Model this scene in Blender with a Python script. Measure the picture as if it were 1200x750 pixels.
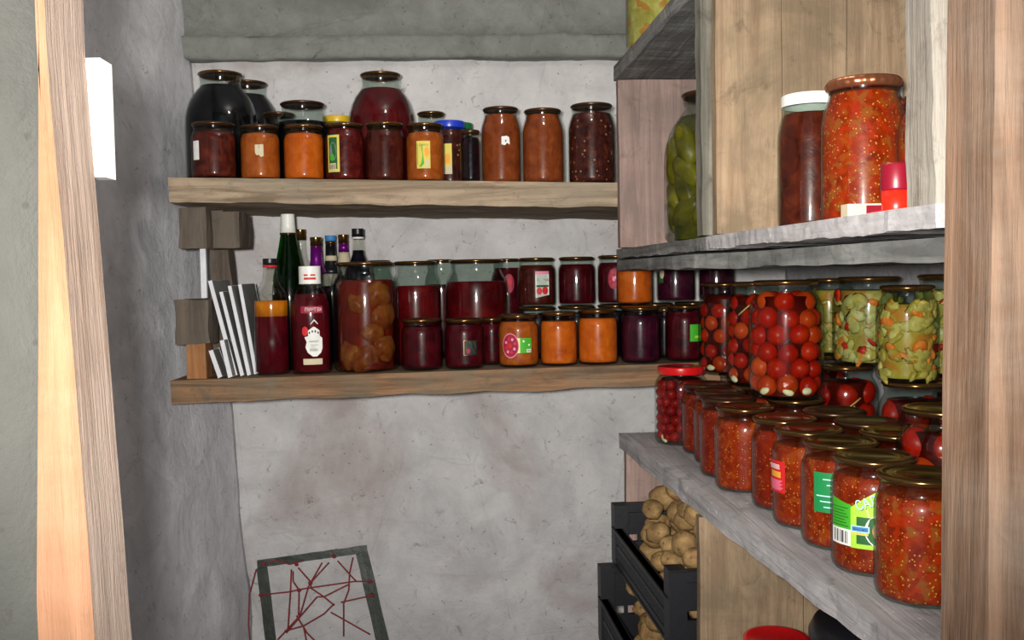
import bpy, bmesh, math, random
from mathutils import Vector, Matrix, noise

random.seed(7)
for o in list(bpy.data.objects):
    bpy.data.objects.remove(o, do_unlink=True)
S = bpy.context.scene
C = S.collection
PI = math.pi

# ------------------------------------------------------------------ camera
H = 1.35                       # eye height above the cellar floor
FPX = 1150.0                   # focal length for a 1200 px wide frame
cam_d = bpy.data.cameras.new('camera')
cam_d.sensor_width = 36.0
cam_d.lens = 36.0 * FPX / 1200.0
cam_d.clip_start = 0.02
cam = bpy.data.objects.new('camera', cam_d)
C.objects.link(cam)
RM = (Matrix.Rotation(math.radians(-3.0), 3, 'Z') @
      Matrix.Rotation(math.radians(90 - 2.7), 3, 'X') @
      Matrix.Rotation(math.radians(-1.0), 3, 'Z'))
cam.matrix_world = Matrix.Translation((0, 0, H)) @ RM.to_4x4()
S.camera = cam

# ------------------------------------------------------------------ world and lights
W = bpy.data.worlds.new('world')
S.world = W
W.use_nodes = True
W.node_tree.nodes['Background'].inputs[0].default_value = (0.80, 0.88, 1.0, 1)
W.node_tree.nodes['Background'].inputs[1].default_value = 0.22
fl = bpy.data.lights.new('camera_flash', 'SPOT')        # the photographer's flash, beam a little narrower than the view
fl.energy = 152.0
fl.spot_size = math.radians(84)
fl.spot_blend = 1.0
fl.color = (1.0, 0.97, 0.93)
fl.shadow_soft_size = 0.022
flo = bpy.data.objects.new('camera_flash', fl)
flo.location = (-0.036, -0.03, H + 0.022)
flo.rotation_euler = (math.radians(90 + 2.5), 0, math.radians(-1.0))
C.objects.link(flo)
bl = bpy.data.lights.new('fill_lamp', 'POINT')       # added fill light above the view, lifts the left wall and the shadows
bl.energy = 6.0
bl.color = (1.0, .93, .84)
bl.shadow_soft_size = .05
blo = bpy.data.objects.new('fill_lamp', bl)
blo.location = (.18, 1.25, 2.20)
C.objects.link(blo)
S.view_settings.view_transform = 'Standard'
S.view_settings.look = 'None'
S.view_settings.gamma = 1.0
S.view_settings.use_curve_mapping = False
S.view_settings.exposure = 0.0


def at(px, py, Y):
    """world point where the sight line of a photo pixel meets the plane y = Y"""
    d = RM @ Vector(((px - 600) / FPX, (375 - py) / FPX, -1.0))
    return Vector((0, 0, H)) + d * (Y / d.y)


def proj(p):
    q = RM.transposed() @ (Vector(p) - Vector((0, 0, H)))
    return 600 + FPX * q.x / -q.z, 375 - FPX * q.y / -q.z


# ------------------------------------------------------------------ materials
def lin(c):
    return tuple((v / 255 / 12.92) if v / 255 <= .04045 else (((v / 255 + .055) / 1.055) ** 2.4) for v in c) + (1,)


class NT:
    def __init__(s, name):
        s.m = bpy.data.materials.new(name)
        s.m.use_nodes = True
        s.t = s.m.node_tree
        s.t.nodes.clear()
        s.out = s.n('ShaderNodeOutputMaterial')

    def n(s, t, **k):
        nd = s.t.nodes.new(t)
        for a, v in k.items():
            setattr(nd, a, v)
        return nd

    def l(s, a, b):
        s.t.links.new(a, b)

    def coords(s, scale=(1, 1, 1), rot=(0, 0, 0), per_object=True):
        tc = s.n('ShaderNodeTexCoord')
        mp = s.n('ShaderNodeMapping')
        mp.inputs['Scale'].default_value = scale
        mp.inputs['Rotation'].default_value = rot
        if per_object:
            oi = s.n('ShaderNodeObjectInfo')
            mu = s.n('ShaderNodeMath', operation='MULTIPLY')
            s.l(oi.outputs['Random'], mu.inputs[0])
            mu.inputs[1].default_value = 17.0
            ad = s.n('ShaderNodeVectorMath', operation='ADD')
            s.l(tc.outputs['Object'], ad.inputs[0])
            s.l(mu.outputs[0], ad.inputs[1])
            s.l(ad.outputs[0], mp.inputs['Vector'])
        else:
            s.l(tc.outputs['Object'], mp.inputs['Vector'])
        return mp.outputs[0]

    def noise(s, vec, scale, detail=5, rough=.6, dist=0):
        nd = s.n('ShaderNodeTexNoise')
        nd.inputs['Scale'].default_value = scale
        nd.inputs['Detail'].default_value = detail
        nd.inputs['Roughness'].default_value = rough
        nd.inputs['Distortion'].default_value = dist
        s.l(vec, nd.inputs['Vector'])
        return nd.outputs[0]

    def voro(s, vec, scale, feature='F1', out=0):
        nd = s.n('ShaderNodeTexVoronoi', feature=feature)
        nd.inputs['Scale'].default_value = scale
        s.l(vec, nd.inputs['Vector'])
        return nd.outputs[out]

    def ramp(s, fac, stops):
        r = s.n('ShaderNodeValToRGB')
        e = r.color_ramp.elements
        while len(e) < len(stops):
            e.new(.5)
        for i, (p, c) in enumerate(stops):
            e[i].position = p
            e[i].color = c if len(c) == 4 else tuple(c) + (1,)
        s.l(fac, r.inputs[0])
        return r.outputs[0]

    def mix(s, fac, a, b, mode='MIX'):
        m = s.n('ShaderNodeMix', data_type='RGBA', blend_type=mode)
        for v, i in ((fac, 0), (a, 6), (b, 7)):
            if hasattr(v, 'node'):
                s.l(v, m.inputs[i])
            else:
                m.inputs[i].default_value = v
        return m.outputs[2]

    def bump(s, h, strength, dist=.01, normal=None):
        b = s.n('ShaderNodeBump')
        b.inputs['Strength'].default_value = strength
        b.inputs['Distance'].default_value = dist
        s.l(h, b.inputs['Height'])
        if normal:
            s.l(normal, b.inputs['Normal'])
        return b.outputs[0]

    def bsdf(s, color, rough=.8, normal=None, metal=0, spec=.5, coat=0, sss=0, rad=None):
        p = s.n('ShaderNodeBsdfPrincipled')
        for v, k in ((color, 'Base Color'), (rough, 'Roughness')):
            if hasattr(v, 'node'):
                s.l(v, p.inputs[k])
            else:
                p.inputs[k].default_value = v
        p.inputs['Metallic'].default_value = metal
        p.inputs['Specular IOR Level'].default_value = spec
        p.inputs['Coat Weight'].default_value = coat
        if sss:
            p.inputs['Subsurface Weight'].default_value = sss
            p.inputs['Subsurface Scale'].default_value = .01
        if normal:
            s.l(normal, p.inputs['Normal'])
        s.l(p.outputs[0], s.out.inputs[0])
        return p


def g(v):
    return (v, v, v, 1)


def plain(name, c, rough=.6, metal=0, spec=.5, coat=0, bumpy=0):
    t = NT(name)
    v = t.coords()
    n = t.noise(v, 60, 4)
    col = t.mix(n, tuple(x * .82 for x in lin(c)[:3]) + (1,), tuple(min(1, x * 1.15) for x in lin(c)[:3]) + (1,))
    nm = t.bump(n, bumpy, .002) if bumpy else None
    t.bsdf(col, rough, nm, metal, spec, coat)
    return t.m


def plaster(name, base, stain, dirt, stain_amt=.5, scale=1.0):
    t = NT(name)
    v = t.coords(per_object=False)
    big = t.noise(v, 2.3 * scale, 6, .62, .6)
    mid = t.noise(v, 9 * scale, 8, .68, .4)
    fine = t.noise(v, 70, 6, .7)
    c = t.mix(t.ramp(mid, [(.35, g(0)), (.66, g(1))]), lin(base), tuple(x * .76 for x in lin(base)[:3]) + (1,))
    c = t.mix(t.ramp(big, [(.50, g(0)), (.66, g(stain_amt))]), c, lin(stain))
    streak = t.noise(t.coords((2.2, 2.2, 7), per_object=False), 1.6, 7, .7, .8)
    c = t.mix(t.ramp(streak, [(.58, g(0)), (.72, g(.35))]), c, lin(stain))
    spots = t.noise(v, 26, 6, .8, 1.0)
    c = t.mix(t.ramp(spots, [(.585, g(0)), (.71, g(.7))]), c, lin(dirt))
    vo = t.voro(t.coords((1, 1, .7), per_object=False), 3.1, 'DISTANCE_TO_EDGE')
    dn = t.noise(v, 7, 4, .6)
    crk = t.n('ShaderNodeMath', operation='MULTIPLY_ADD')
    t.l(dn, crk.inputs[0]); crk.inputs[1].default_value = .06; t.l(vo, crk.inputs[2])
    c = t.mix(t.ramp(crk.outputs[0], [(.0295, g(.0)), (.031, g(.18)), (.0335, g(0))]), c, lin(dirt))
    sp = t.voro(v, 34)
    c = t.mix(t.ramp(sp, [(.05, g(.55)), (.10, g(0))]), c, lin(dirt))
    fn = t.n('ShaderNodeMath', operation='MULTIPLY_ADD')
    t.l(fine, fn.inputs[0]); fn.inputs[1].default_value = .25; t.l(mid, fn.inputs[2])
    nm = t.bump(fn.outputs[0], .42, .02)
    t.bsdf(c, .93, nm, spec=.15)
    return t.m


def wood(name, c1, c2, dirt, axis='X', grey=.4, scale=1.0, rough=.85, flecks=0):
    """weathered sawn board, grain along the given axis"""
    t = NT(name)
    k = {'X': (1.3, 22, 22), 'Y': (22, 1.3, 22), 'Z': (22, 22, 1.3)}[axis]
    k = tuple(a * scale for a in k)
    v = t.coords(k)
    u = t.coords()
    grain = t.noise(v, 2.2, 8, .65, .8)
    fine = t.noise(v, 9.0, 6, .7)
    blot = t.noise(u, 7.0, 6, .65, .6)
    blot2 = t.noise(u, 24.0, 5, .7, .9)
    c = t.mix(t.ramp(grain, [(.40, g(0)), (.60, g(1))]), lin(c1), lin(c2))
    c = t.mix(t.ramp(blot, [(.40, g(0)), (.62, g(grey))]), c, lin(dirt))
    c = t.mix(t.ramp(blot2, [(.56, g(0)), (.70, g(.55))]), c, tuple(x * .55 for x in lin(dirt)[:3]) + (1,))
    c = t.mix(t.ramp(fine, [(.60, g(0)), (.72, g(.35))]), c, tuple(x * .45 for x in lin(c2)[:3]) + (1,))
    if flecks:
        fv = t.voro(u, 60)
        c = t.mix(t.ramp(t.mix(.5, fv, t.noise(u, 12, 3)), [(.24, g(flecks)), (.30, g(0))]), c, lin((226, 224, 220)))
    wn = t.n('ShaderNodeMath', operation='MULTIPLY_ADD')
    t.l(fine, wn.inputs[0]); wn.inputs[1].default_value = .5; t.l(grain, wn.inputs[2])
    nm = t.bump(wn.outputs[0], .5, .006)
    t.bsdf(c, rough, nm, spec=.2)
    return t.m


def glass_mat(name, tint=(.80, .85, .82), rough=.035, haze=.07):
    """thin jar or bottle glass: see-through wall with a fresnel sheen"""
    t = NT(name)
    tr = t.n('ShaderNodeBsdfTransparent'); tr.inputs[0].default_value = tint + (1,)
    g1 = t.n('ShaderNodeBsdfGlossy'); g1.inputs['Roughness'].default_value = rough
    g2 = t.n('ShaderNodeBsdfGlossy'); g2.inputs['Roughness'].default_value = .22
    n = t.noise(t.coords((1, 1, .35)), 38, 3)
    nm = t.bump(n, .10, .004)
    t.l(nm, g1.inputs['Normal']); t.l(nm, g2.inputs['Normal'])
    gm = t.n('ShaderNodeMixShader'); gm.inputs[0].default_value = haze
    t.l(g1.outputs[0], gm.inputs[1]); t.l(g2.outputs[0], gm.inputs[2])
    lw = t.n('ShaderNodeLayerWeight'); lw.inputs[0].default_value = .5
    pw = t.n('ShaderNodeMath', operation='POWER'); t.l(lw.outputs['Facing'], pw.inputs[0]); pw.inputs[1].default_value = 4.5
    fr = t.n('ShaderNodeMath', operation='MULTIPLY_ADD'); t.l(pw.outputs[0], fr.inputs[0]); fr.inputs[1].default_value = .55; fr.inputs[2].default_value = .05
    mx = t.n('ShaderNodeMixShader')
    t.l(fr.outputs[0], mx.inputs[0]); t.l(tr.outputs[0], mx.inputs[1]); t.l(gm.outputs[0], mx.inputs[2])
    t.l(mx.outputs[0], t.out.inputs[0])
    return t.m


def food(name, dark, mid, light, scale=45, seeds=None, seed_scale=120, rough=.35, chunk=None, chunk_scale=30, b=.25, sss=0):
    t = NT(name)
    v = t.coords()
    n = t.noise(v, scale, 5, .6, .5)
    c = t.ramp(n, [(.30, lin(dark)), (.52, lin(mid)), (.75, lin(light))])
    if chunk:
        for i, ch in enumerate(chunk):
            nn = t.noise(t.coords((1, 1, 1), (i * 1.3, i * .7, i)), chunk_scale * (1 + .25 * i), 2, .4, .3)
            c = t.mix(t.ramp(nn, [(.56, g(0)), (.62, g(.8))]), c, lin(ch))
    if seeds:
        sv = t.n('ShaderNodeTexVoronoi'); sv.inputs['Scale'].default_value = seed_scale
        t.l(v, sv.inputs['Vector'])
        hit = t.ramp(sv.outputs['Distance'], [(.20, g(1)), (.28, g(0))])
        pick = t.ramp(sv.outputs['Color'], [(.52, g(0)), (.56, g(1))])
        both = t.mix(1.0, hit, pick, 'MULTIPLY')
        c = t.mix(both, c, lin(seeds))
    nm = t.bump(n, b, .004)
    t.bsdf(c, rough, nm, spec=.12, sss=sss)
    return t.m


M = {}
M['plaster_back'] = plaster('whitewashed plaster', (216, 214, 213), (168, 153, 150), (104, 96, 88), .8)
M['plaster_left'] = plaster('grey limewash', (234, 234, 238), (190, 188, 192), (120, 118, 114), .5, 1.2)
M['plaster_right'] = plaster('white limewash', (205, 206, 208), (170, 168, 168), (110, 108, 104), .4)
M['concrete'] = plaster('rough concrete', (142, 144, 138), (104, 106, 100), (70, 68, 66), .6, 2.0)
M['plaster_door'] = plaster('grey painted plaster', (72, 72, 68), (64, 64, 60), (54, 52, 48), .3)
M['wood_shelf'] = wood('weathered shelf board', (170, 150, 126), (118, 102, 82), (136, 128, 112), 'X', .55)
M['wood_shelf2'] = wood('stained shelf board', (150, 114, 84), (96, 74, 56), (112, 108, 92), 'X', .6)
M['wood_bench'] = wood('dusty bench board', (196, 192, 192), (164, 160, 160), (146, 140, 138), 'Y', .5, flecks=.7)
M['wood_grey'] = wood('grey dusty board', (140, 140, 136), (100, 100, 98), (90, 88, 84), 'Y', .5)
M['wood_pink'] = wood('rosy planed board', (170, 144, 134), (140, 118, 110), (118, 106, 98), 'Z', .5)
M['wood_panel'] = wood('yellowish panel board', (166, 142, 114), (138, 112, 88), (112, 98, 78), 'Z', .8)
M['wood_post'] = wood('grey green post', (130, 126, 114), (96, 94, 84), (84, 80, 72), 'Z', .5)
M['wood_white'] = wood('chalky whitewashed post', (172, 166, 154), (150, 142, 130), (132, 120, 108), 'Z', .4)
M['wood_jamb'] = wood('peeled jamb timber', (150, 130, 116), (128, 108, 94), (160, 144, 132), 'Z', .5)
M['wood_peach'] = wood('fresh peach timber', (142, 102, 76), (124, 86, 62), (150, 118, 94), 'Z', .4)
M['wood_brown'] = wood('brown jamb timber', (140, 110, 88), (104, 80, 62), (150, 132, 116), 'Z', .5)
M['wood_block'] = wood('grey wood block', (108, 96, 84), (84, 74, 66), (96, 90, 80), 'Z', .5)
M['wood_orange'] = wood('orange wood block', (170, 118, 74), (138, 92, 58), (150, 116, 84), 'Z', .3)
M['floor'] = plaster('earth floor', (110, 100, 90), (84, 76, 68), (60, 54, 48), .6)
M['glass'] = glass_mat('jar glass')
M['glass_green'] = glass_mat('champagne green glass', (.05, .30, .08))
M['glass_clear'] = glass_mat('clear bottle glass', (.92, .93, .90))
M['gold'] = plain('gold lacquered tin', (124, 92, 54), .20, .88)
M['gold_dark'] = plain('dull brown tin', (92, 66, 46), .30, .8)
M['copper'] = plain('copper coloured tin', (176, 110, 76), .32, .8)
M['black'] = plain('black plastic', (20, 20, 24), .35)
M['crate'] = plain('black crate plastic', (14, 16, 22), .5, bumpy=.2)
M['white'] = plain('white plastic', (235, 235, 228), .4)
M['red_lid'] = plain('red lacquered lid', (200, 20, 24), .28, coat=.5)
M['blue_lid'] = plain('blue lacquered lid', (34, 62, 190), .3)
M['green_lid'] = plain('green lacquered lid', (20, 110, 60), .3)
M['yellow_lid'] = plain('yellow lacquered lid', (215, 180, 40), .35)
M['purple_foil'] = plain('purple foil', (120, 20, 130), .3, .5)
M['paper'] = plain('cream paper', (205, 192, 160), .8)
M['paper_white'] = plain('white paper', (232, 232, 226), .7)
M['paper_yellow'] = plain('yellow paper', (214, 196, 84), .7)
M['ink_green'] = plain('green print', (62, 168, 32), .6)
M['ink_lime'] = plain('lime print', (164, 214, 60), .6)
M['ink_pale'] = plain('pale yellow print', (226, 232, 140), .6)
M['ink_dgreen'] = plain('dark green print', (30, 92, 40), .6)
M['ink_emerald'] = plain('emerald print', (14, 128, 66), .6)
M['ink_red'] = plain('red print', (200, 30, 34), .6)
M['ink_crimson'] = plain('crimson print', (150, 22, 54), .6)
M['ink_pink'] = plain('pink print', (230, 130, 160), .6)
M['ink_orange'] = plain('orange print', (236, 160, 50), .6)
M['ink_blue'] = plain('blue print', (60, 130, 190), .6)
M['ink_grey'] = plain('grey print', (110, 120, 120), .6)
M['ink_black'] = plain('black print', (24, 22, 24), .6)
M['ink_cyan'] = plain('pale cyan print', (190, 236, 240), .6)
M['tile_white'] = plain('white glazed edge', (215, 215, 220), .35)
M['tile_dark'] = plain('dark tile back', (118, 118, 114), .5, bumpy=.4)
M['green_metal'] = plain('chipped dark green paint', (36, 46, 34), .45, bumpy=.4)
M['cord_red'] = plain('red cord', (140, 40, 44), .8)
M['red_plastic'] = plain('bright red plastic', (230, 38, 20), .3)
M['maroon'] = plain('maroon plastic', (130, 16, 36), .35)
# preserves
M['plum_jam'] = food('brown plum jam', (52, 14, 12), (92, 30, 22), (128, 54, 36), 50)
M['carrot'] = food('dull orange puree', (150, 66, 20), (184, 88, 30), (206, 114, 48), 40)
M['apricot'] = food('bright orange puree', (186, 74, 14), (216, 98, 22), (230, 122, 42), 40)
M['squash'] = food('brown orange puree', (118, 50, 22), (146, 66, 30), (168, 84, 42), 60)
M['red_jam'] = food('dark red jam', (58, 8, 12), (96, 20, 20), (130, 40, 26), 60)
M['brown_jam'] = food('red brown jam', (56, 14, 12), (84, 28, 22), (104, 46, 26), 60)
M['berry_dark'] = food('black berry jam', (10, 6, 12), (26, 10, 20), (54, 22, 30), 60)
M['berry_mash'] = food('speckled berry mash', (38, 14, 14), (74, 28, 22), (112, 54, 40), 70, (176, 120, 90), 110)
M['black_compote'] = food('black compote', (4, 6, 10), (10, 10, 16), (22, 14, 24), 20)
M['red_compote'] = food('red compote', (60, 3, 10), (92, 7, 14), (116, 18, 20), 22)
M['pear_compote'] = food('red compote with pears', (64, 10, 6), (100, 22, 10), (124, 38, 16), 20)
M['pear'] = food('stewed pear', (100, 34, 12), (124, 62, 24), (140, 88, 38), 40)
M['cherry_jam'] = food('cherry jam', (44, 2, 12), (76, 6, 18), (98, 14, 26), 45)
M['purple_jam'] = food('purple jam', (40, 6, 26), (66, 14, 36), (88, 24, 48), 40)
M['adjika'] = food('tomato relish', (108, 24, 4), (146, 40, 8), (168, 60, 14), 70, (218, 150, 66), 330, chunk=[(160, 66, 18)], chunk_scale=80)
M['adjika_red'] = food('deep red relish', (96, 16, 4), (130, 28, 6), (152, 46, 10), 60, (206, 130, 56), 280)
M['lecho'] = food('chunky tomato relish', (118, 26, 4), (154, 44, 8), (176, 66, 16), 50, (216, 150, 70), 290, chunk=[(160, 74, 20), (152, 84, 30), (180, 46, 8)], chunk_scale=70)
M['dark_relish'] = food('brown red relish', (50, 14, 8), (84, 28, 14), (116, 46, 22), 50)
M['brine_red'] = food('red brine', (40, 4, 2), (64, 7, 4), (86, 14, 6), 25)
M['cucumber_brine'] = food('olive brine', (36, 38, 6), (62, 60, 10), (88, 84, 16), 16)
M['cucumber'] = food('olive cucumber skin', (50, 48, 6), (84, 78, 10), (116, 106, 20), 30)
M['salad'] = food('cabbage salad', (134, 122, 50), (166, 154, 76), (194, 184, 112), 40, chunk=[(170, 104, 34)], chunk_scale=36)
M['salad_yellow'] = food('yellow squash salad', (134, 114, 36), (164, 146, 58), (188, 174, 92), 34, chunk=[(176, 112, 34)], chunk_scale=30)
M['cabbage'] = food('pale cabbage', (150, 144, 74), (178, 172, 104), (206, 202, 150), 60)
M['carrot_piece'] = food('carrot piece', (190, 90, 20), (216, 120, 40), (230, 150, 70), 60)
M['pepper'] = food('red pepper', (150, 24, 14), (190, 44, 24), (210, 80, 46), 50)
M['tomato'] = food('pickled tomato skin', (128, 12, 3), (158, 22, 6), (184, 48, 14), 26, rough=.35, b=.08)
M['tomato_orange'] = food('orange tomato skin', (146, 36, 6), (172, 54, 12), (190, 74, 22), 26, rough=.35, b=.08)
M['berry_red'] = food('red berry', (104, 8, 8), (136, 14, 12), (160, 40, 22), 40, rough=.35, b=.08)
M['wine'] = food('dark red wine', (58, 4, 14), (84, 8, 20), (104, 18, 28), 20)
M['oil'] = food('amber oil', (160, 84, 10), (196, 112, 14), (220, 146, 34), 20)
M['dark_liquid'] = food('blue black liquid', (8, 8, 16), (12, 12, 24), (20, 18, 32), 20)
M['squash_piece'] = food('squash flesh', (150, 134, 50), (180, 166, 84), (204, 192, 116), 60)
M['garlic'] = plain('garlic clove', (222, 214, 170), .5)
M['onion_strip'] = plain('pale stalk', (196, 170, 96), .5)
t = NT('potato skin')
v = t.coords()
n1 = t.noise(v, 40, 6, .65)
c = t.ramp(n1, [(.3, lin((96, 74, 44))), (.52, lin((146, 116, 74))), (.75, lin((182, 152, 102)))])
c = t.mix(t.ramp(t.noise(v, 16, 3), [(.60, g(0)), (.72, g(.6))]), c, lin((186, 112, 84)))
c = t.mix(t.ramp(t.voro(v, 55), [(.10, g(.7)), (.20, g(0))]), c, lin((84, 60, 36)))
t.bsdf(c, .75, t.bump(n1, .4, .004), spec=.25)
M['potato'] = t.m


# ------------------------------------------------------------------ mesh helpers
def link(name, bm, mats, parent=None, smooth=False, loc=None, norm=True):
    if norm:
        bmesh.ops.recalc_face_normals(bm, faces=bm.faces[:])
    me = bpy.data.meshes.new(name)
    bm.to_mesh(me)
    bm.free()
    for m in (mats if isinstance(mats, (list, tuple)) else [mats]):
        me.materials.append(M[m])
    if smooth:
        me.polygons.foreach_set('use_smooth', [True] * len(me.polygons))
    o = bpy.data.objects.new(name, me)
    C.objects.link(o)
    if parent is not None:
        o.parent = parent
    if loc is not None:
        o.location = loc
    return o


def tag(o, label, cat, group=None, kind=None):
    if label: o['label'] = label
    if cat: o['category'] = cat
    if group: o['group'] = group
    if kind: o['kind'] = kind
    return o


def thing(name, label, cat, loc=(0, 0, 0), group=None, rz=0):
    o = bpy.data.objects.new(name, None)
    o.empty_display_size = .02
    C.objects.link(o)
    o.location = loc
    o.rotation_euler = (0, 0, rz)
    return tag(o, label, cat, group)


def struct(o):
    o['kind'] = 'structure'
    return o


def hexa(bm, c, nx=1, ny=1, nz=1, amp=0, seed=0, freq=8, mat=0):
    """box from 8 corners c[i][j][k] (i along x, j along y, k along z), surface gridded and roughened"""
    def P(u, v, w):
        p = Vector((0, 0, 0))
        for i in (0, 1):
            for j in (0, 1):
                for k in (0, 1):
                    p += Vector(c[i][j][k]) * ((u if i else 1 - u) * (v if j else 1 - v) * (w if k else 1 - w))
        if amp:
            q = p * freq + Vector((seed * 3.1, seed * 1.7, seed * 5.3))
            p = p + Vector((noise.noise(q), noise.noise(q + Vector((31, 7, 3))), noise.noise(q + Vector((5, 41, 13))))) * amp
            q = p * freq * 6
            p = p + Vector((noise.noise(q), noise.noise(q + Vector((31, 7, 3))), noise.noise(q + Vector((5, 41, 13))))) * amp * .35
        return p
    vs = {}

    def V(i, j, k):
        if (i, j, k) not in vs:
            vs[(i, j, k)] = bm.verts.new(P(i / nx, j / ny, k / nz))
        return vs[(i, j, k)]
    fs = []
    for i in range(nx):
        for j in range(ny):
            for k in (0, nz):
                fs.append((V(i, j, k), V(i + 1, j, k), V(i + 1, j + 1, k), V(i, j + 1, k)))
    for i in range(nx):
        for k in range(nz):
            for j in (0, ny):
                fs.append((V(i, j, k), V(i + 1, j, k), V(i + 1, j, k + 1), V(i, j, k + 1)))
    for j in range(ny):
        for k in range(nz):
            for i in (0, nx):
                fs.append((V(i, j, k), V(i, j + 1, k), V(i, j + 1, k + 1), V(i, j, k + 1)))
    for f in fs:
        try:
            bm.faces.new(f).material_index = mat
        except ValueError:
            pass


def box(bm, x0, x1, y0, y1, z0, z1, amp=0, seg=.04, seed=0, freq=8, mat=0, mx=None):
    c = [[[Vector((x, y, z)) for z in (z0, z1)] for y in (y0, y1)] for x in (x0, x1)]
    if mx:
        c = [[[mx @ p for p in b] for b in a] for a in c]
    f = lambda L: max(1, min(60, int(abs(L) / seg))) if amp else 1
    hexa(bm, c, f(x1 - x0), f(y1 - y0), f(z1 - z0), amp, seed, freq, mat)


def bev(bm, w, seg=2):
    bmesh.ops.bevel(bm, geom=[e for e in bm.edges if len(e.link_faces) == 2 and e.calc_face_angle(0) > .6] , offset=w, segments=seg, affect='EDGES', profile=.5)


def lathe(bm, prof, seg=40, cx=0, cy=0, z0=0, mat=0):
    rings = []
    for r, z in prof:
        if r < 1e-6:
            rings.append([bm.verts.new((cx, cy, z0 + z))])
        else:
            rings.append([bm.verts.new((cx + r * math.cos(2 * PI * i / seg), cy + r * math.sin(2 * PI * i / seg), z0 + z)) for i in range(seg)])
    for a, b in zip(rings, rings[1:]):
        for i in range(seg):
            j = (i + 1) % seg
            if len(a) == 1 and len(b) == 1:
                continue
            if len(a) == 1:
                f = bm.faces.new((a[0], b[j], b[i]))
            elif len(b) == 1:
                f = bm.faces.new((a[i], a[j], b[0]))
            else:
                f = bm.faces.new((a[i], a[j], b[j], b[i]))
            f.material_index = mat


def tube(bm, pts, r, seg=6):
    pts = [Vector(p) for p in pts]
    prev = None
    for i, p in enumerate(pts):
        d = (pts[min(i + 1, len(pts) - 1)] - pts[max(i - 1, 0)]).normalized()
        a = d.orthogonal().normalized() if abs(d.z) > .9 else d.cross(Vector((0, 0, 1))).normalized()
        b = d.cross(a).normalized()
        ring = [bm.verts.new(p + (a * math.cos(2 * PI * k / seg) + b * math.sin(2 * PI * k / seg)) * r) for k in range(seg)]
        if prev:
            for k in range(seg):
                bm.faces.new((prev[k], prev[(k + 1) % seg], ring[(k + 1) % seg], ring[k]))
        else:
            bm.faces.new(ring)
        prev = ring
    bm.faces.new(prev)


def blob(bm, c, r, sub=2, amp=.1, seed=0, mat=0, rot=None):
    d = bmesh.ops.create_icosphere(bm, subdivisions=sub, radius=1)
    rr = rot or Matrix.Identity(3)
    for vtx in d['verts']:
        n = vtx.co.copy()
        k = 1 + amp * noise.noise(n * 1.6 + Vector((seed * 7.7, seed * 3.3, seed)))
        vtx.co = rr @ Vector((n.x * r[0], n.y * r[1], n.z * r[2])) * k + Vector(c)
    for f in {f for vtx in d['verts'] for f in vtx.link_faces}:
        f.material_index = mat


# ------------------------------------------------------------------ labels wrapped round glass
class Label:
    """flat shapes in metres (u right, v up) wrapped on a cylinder of radius r facing angle a"""
    def __init__(s, r, a):
        s.r, s.a, s.bm, s.mats, s.k = r, a, bmesh.new(), [], 0

    def mi(s, m):
        if m not in s.mats:
            s.mats.append(m)
        return s.mats.index(m)

    def pt(s, u, v, lift):
        rr = s.r + .0006 + lift
        a = s.a + u / s.r
        return (rr * math.cos(a), rr * math.sin(a), v)

    def rect(s, u0, u1, v0, v1, m, top=None):
        s.k += 1
        n = max(1, int((u1 - u0) / .003))
        mi = s.mi(m)
        prev = None
        for i in range(n + 1):
            f = i / n
            u = u0 + (u1 - u0) * f
            vt = v1 if top is None else top(f)
            cur = [s.bm.verts.new(s.pt(u, v0, s.k * .00015)), s.bm.verts.new(s.pt(u, vt, s.k * .00015))]
            if prev:
                s.bm.faces.new((prev[0], cur[0], cur[1], prev[1])).material_index = mi
            prev = cur

    def poly(s, pts, m):
        s.k += 1
        f = s.bm.faces.new([s.bm.verts.new(s.pt(u, v, s.k * .00015)) for u, v in pts])
        f.material_index = s.mi(m)

    def disc(s, cu, cv, ru, rv, m, seg=20):
        s.poly([(cu + ru * math.cos(2 * PI * i / seg), cv + rv * math.sin(2 * PI * i / seg)) for i in range(seg)], m)

    def text(s, txt, cu, cv, size, m, rot=0, mirror=False, width=None):
        s.k += 1
        cd = bpy.data.curves.new('txt', 'FONT')
        cd.body = txt
        cd.size = size
        cd.align_x = 'CENTER'
        cd.align_y = 'CENTER'
        cd.resolution_u = 2
        ob = bpy.data.objects.new('txt', cd)
        C.objects.link(ob)
        dg = bpy.context.evaluated_depsgraph_get()
        dg.update()
        me = bpy.data.meshes.new_from_object(ob.evaluated_get(dg))
        bpy.data.objects.remove(ob)
        mi = s.mi(m)
        sx = 1.0
        if width and len(me.vertices):
            wx = max(v.co.x for v in me.vertices) - min(v.co.x for v in me.vertices)
            sx = width / wx
        vs = []
        for v in me.vertices:
            x, y = v.co.x * sx * (-1 if mirror else 1), v.co.y
            x, y = x * math.cos(rot) - y * math.sin(rot), x * math.sin(rot) + y * math.cos(rot)
            vs.append(s.bm.verts.new(s.pt(cu + x, cv + y, s.k * .00015)))
        for p in me.polygons:
            try:
                s.bm.faces.new([vs[i] for i in p.vertices]).material_index = mi
            except ValueError:
                pass
        bpy.data.meshes.remove(me)

    def done(s, parent, name='paper_label', lab=None):
        o = link(name, s.bm, s.mats, parent, norm=False)
        if lab:
            o['label'] = lab
        return o


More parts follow.
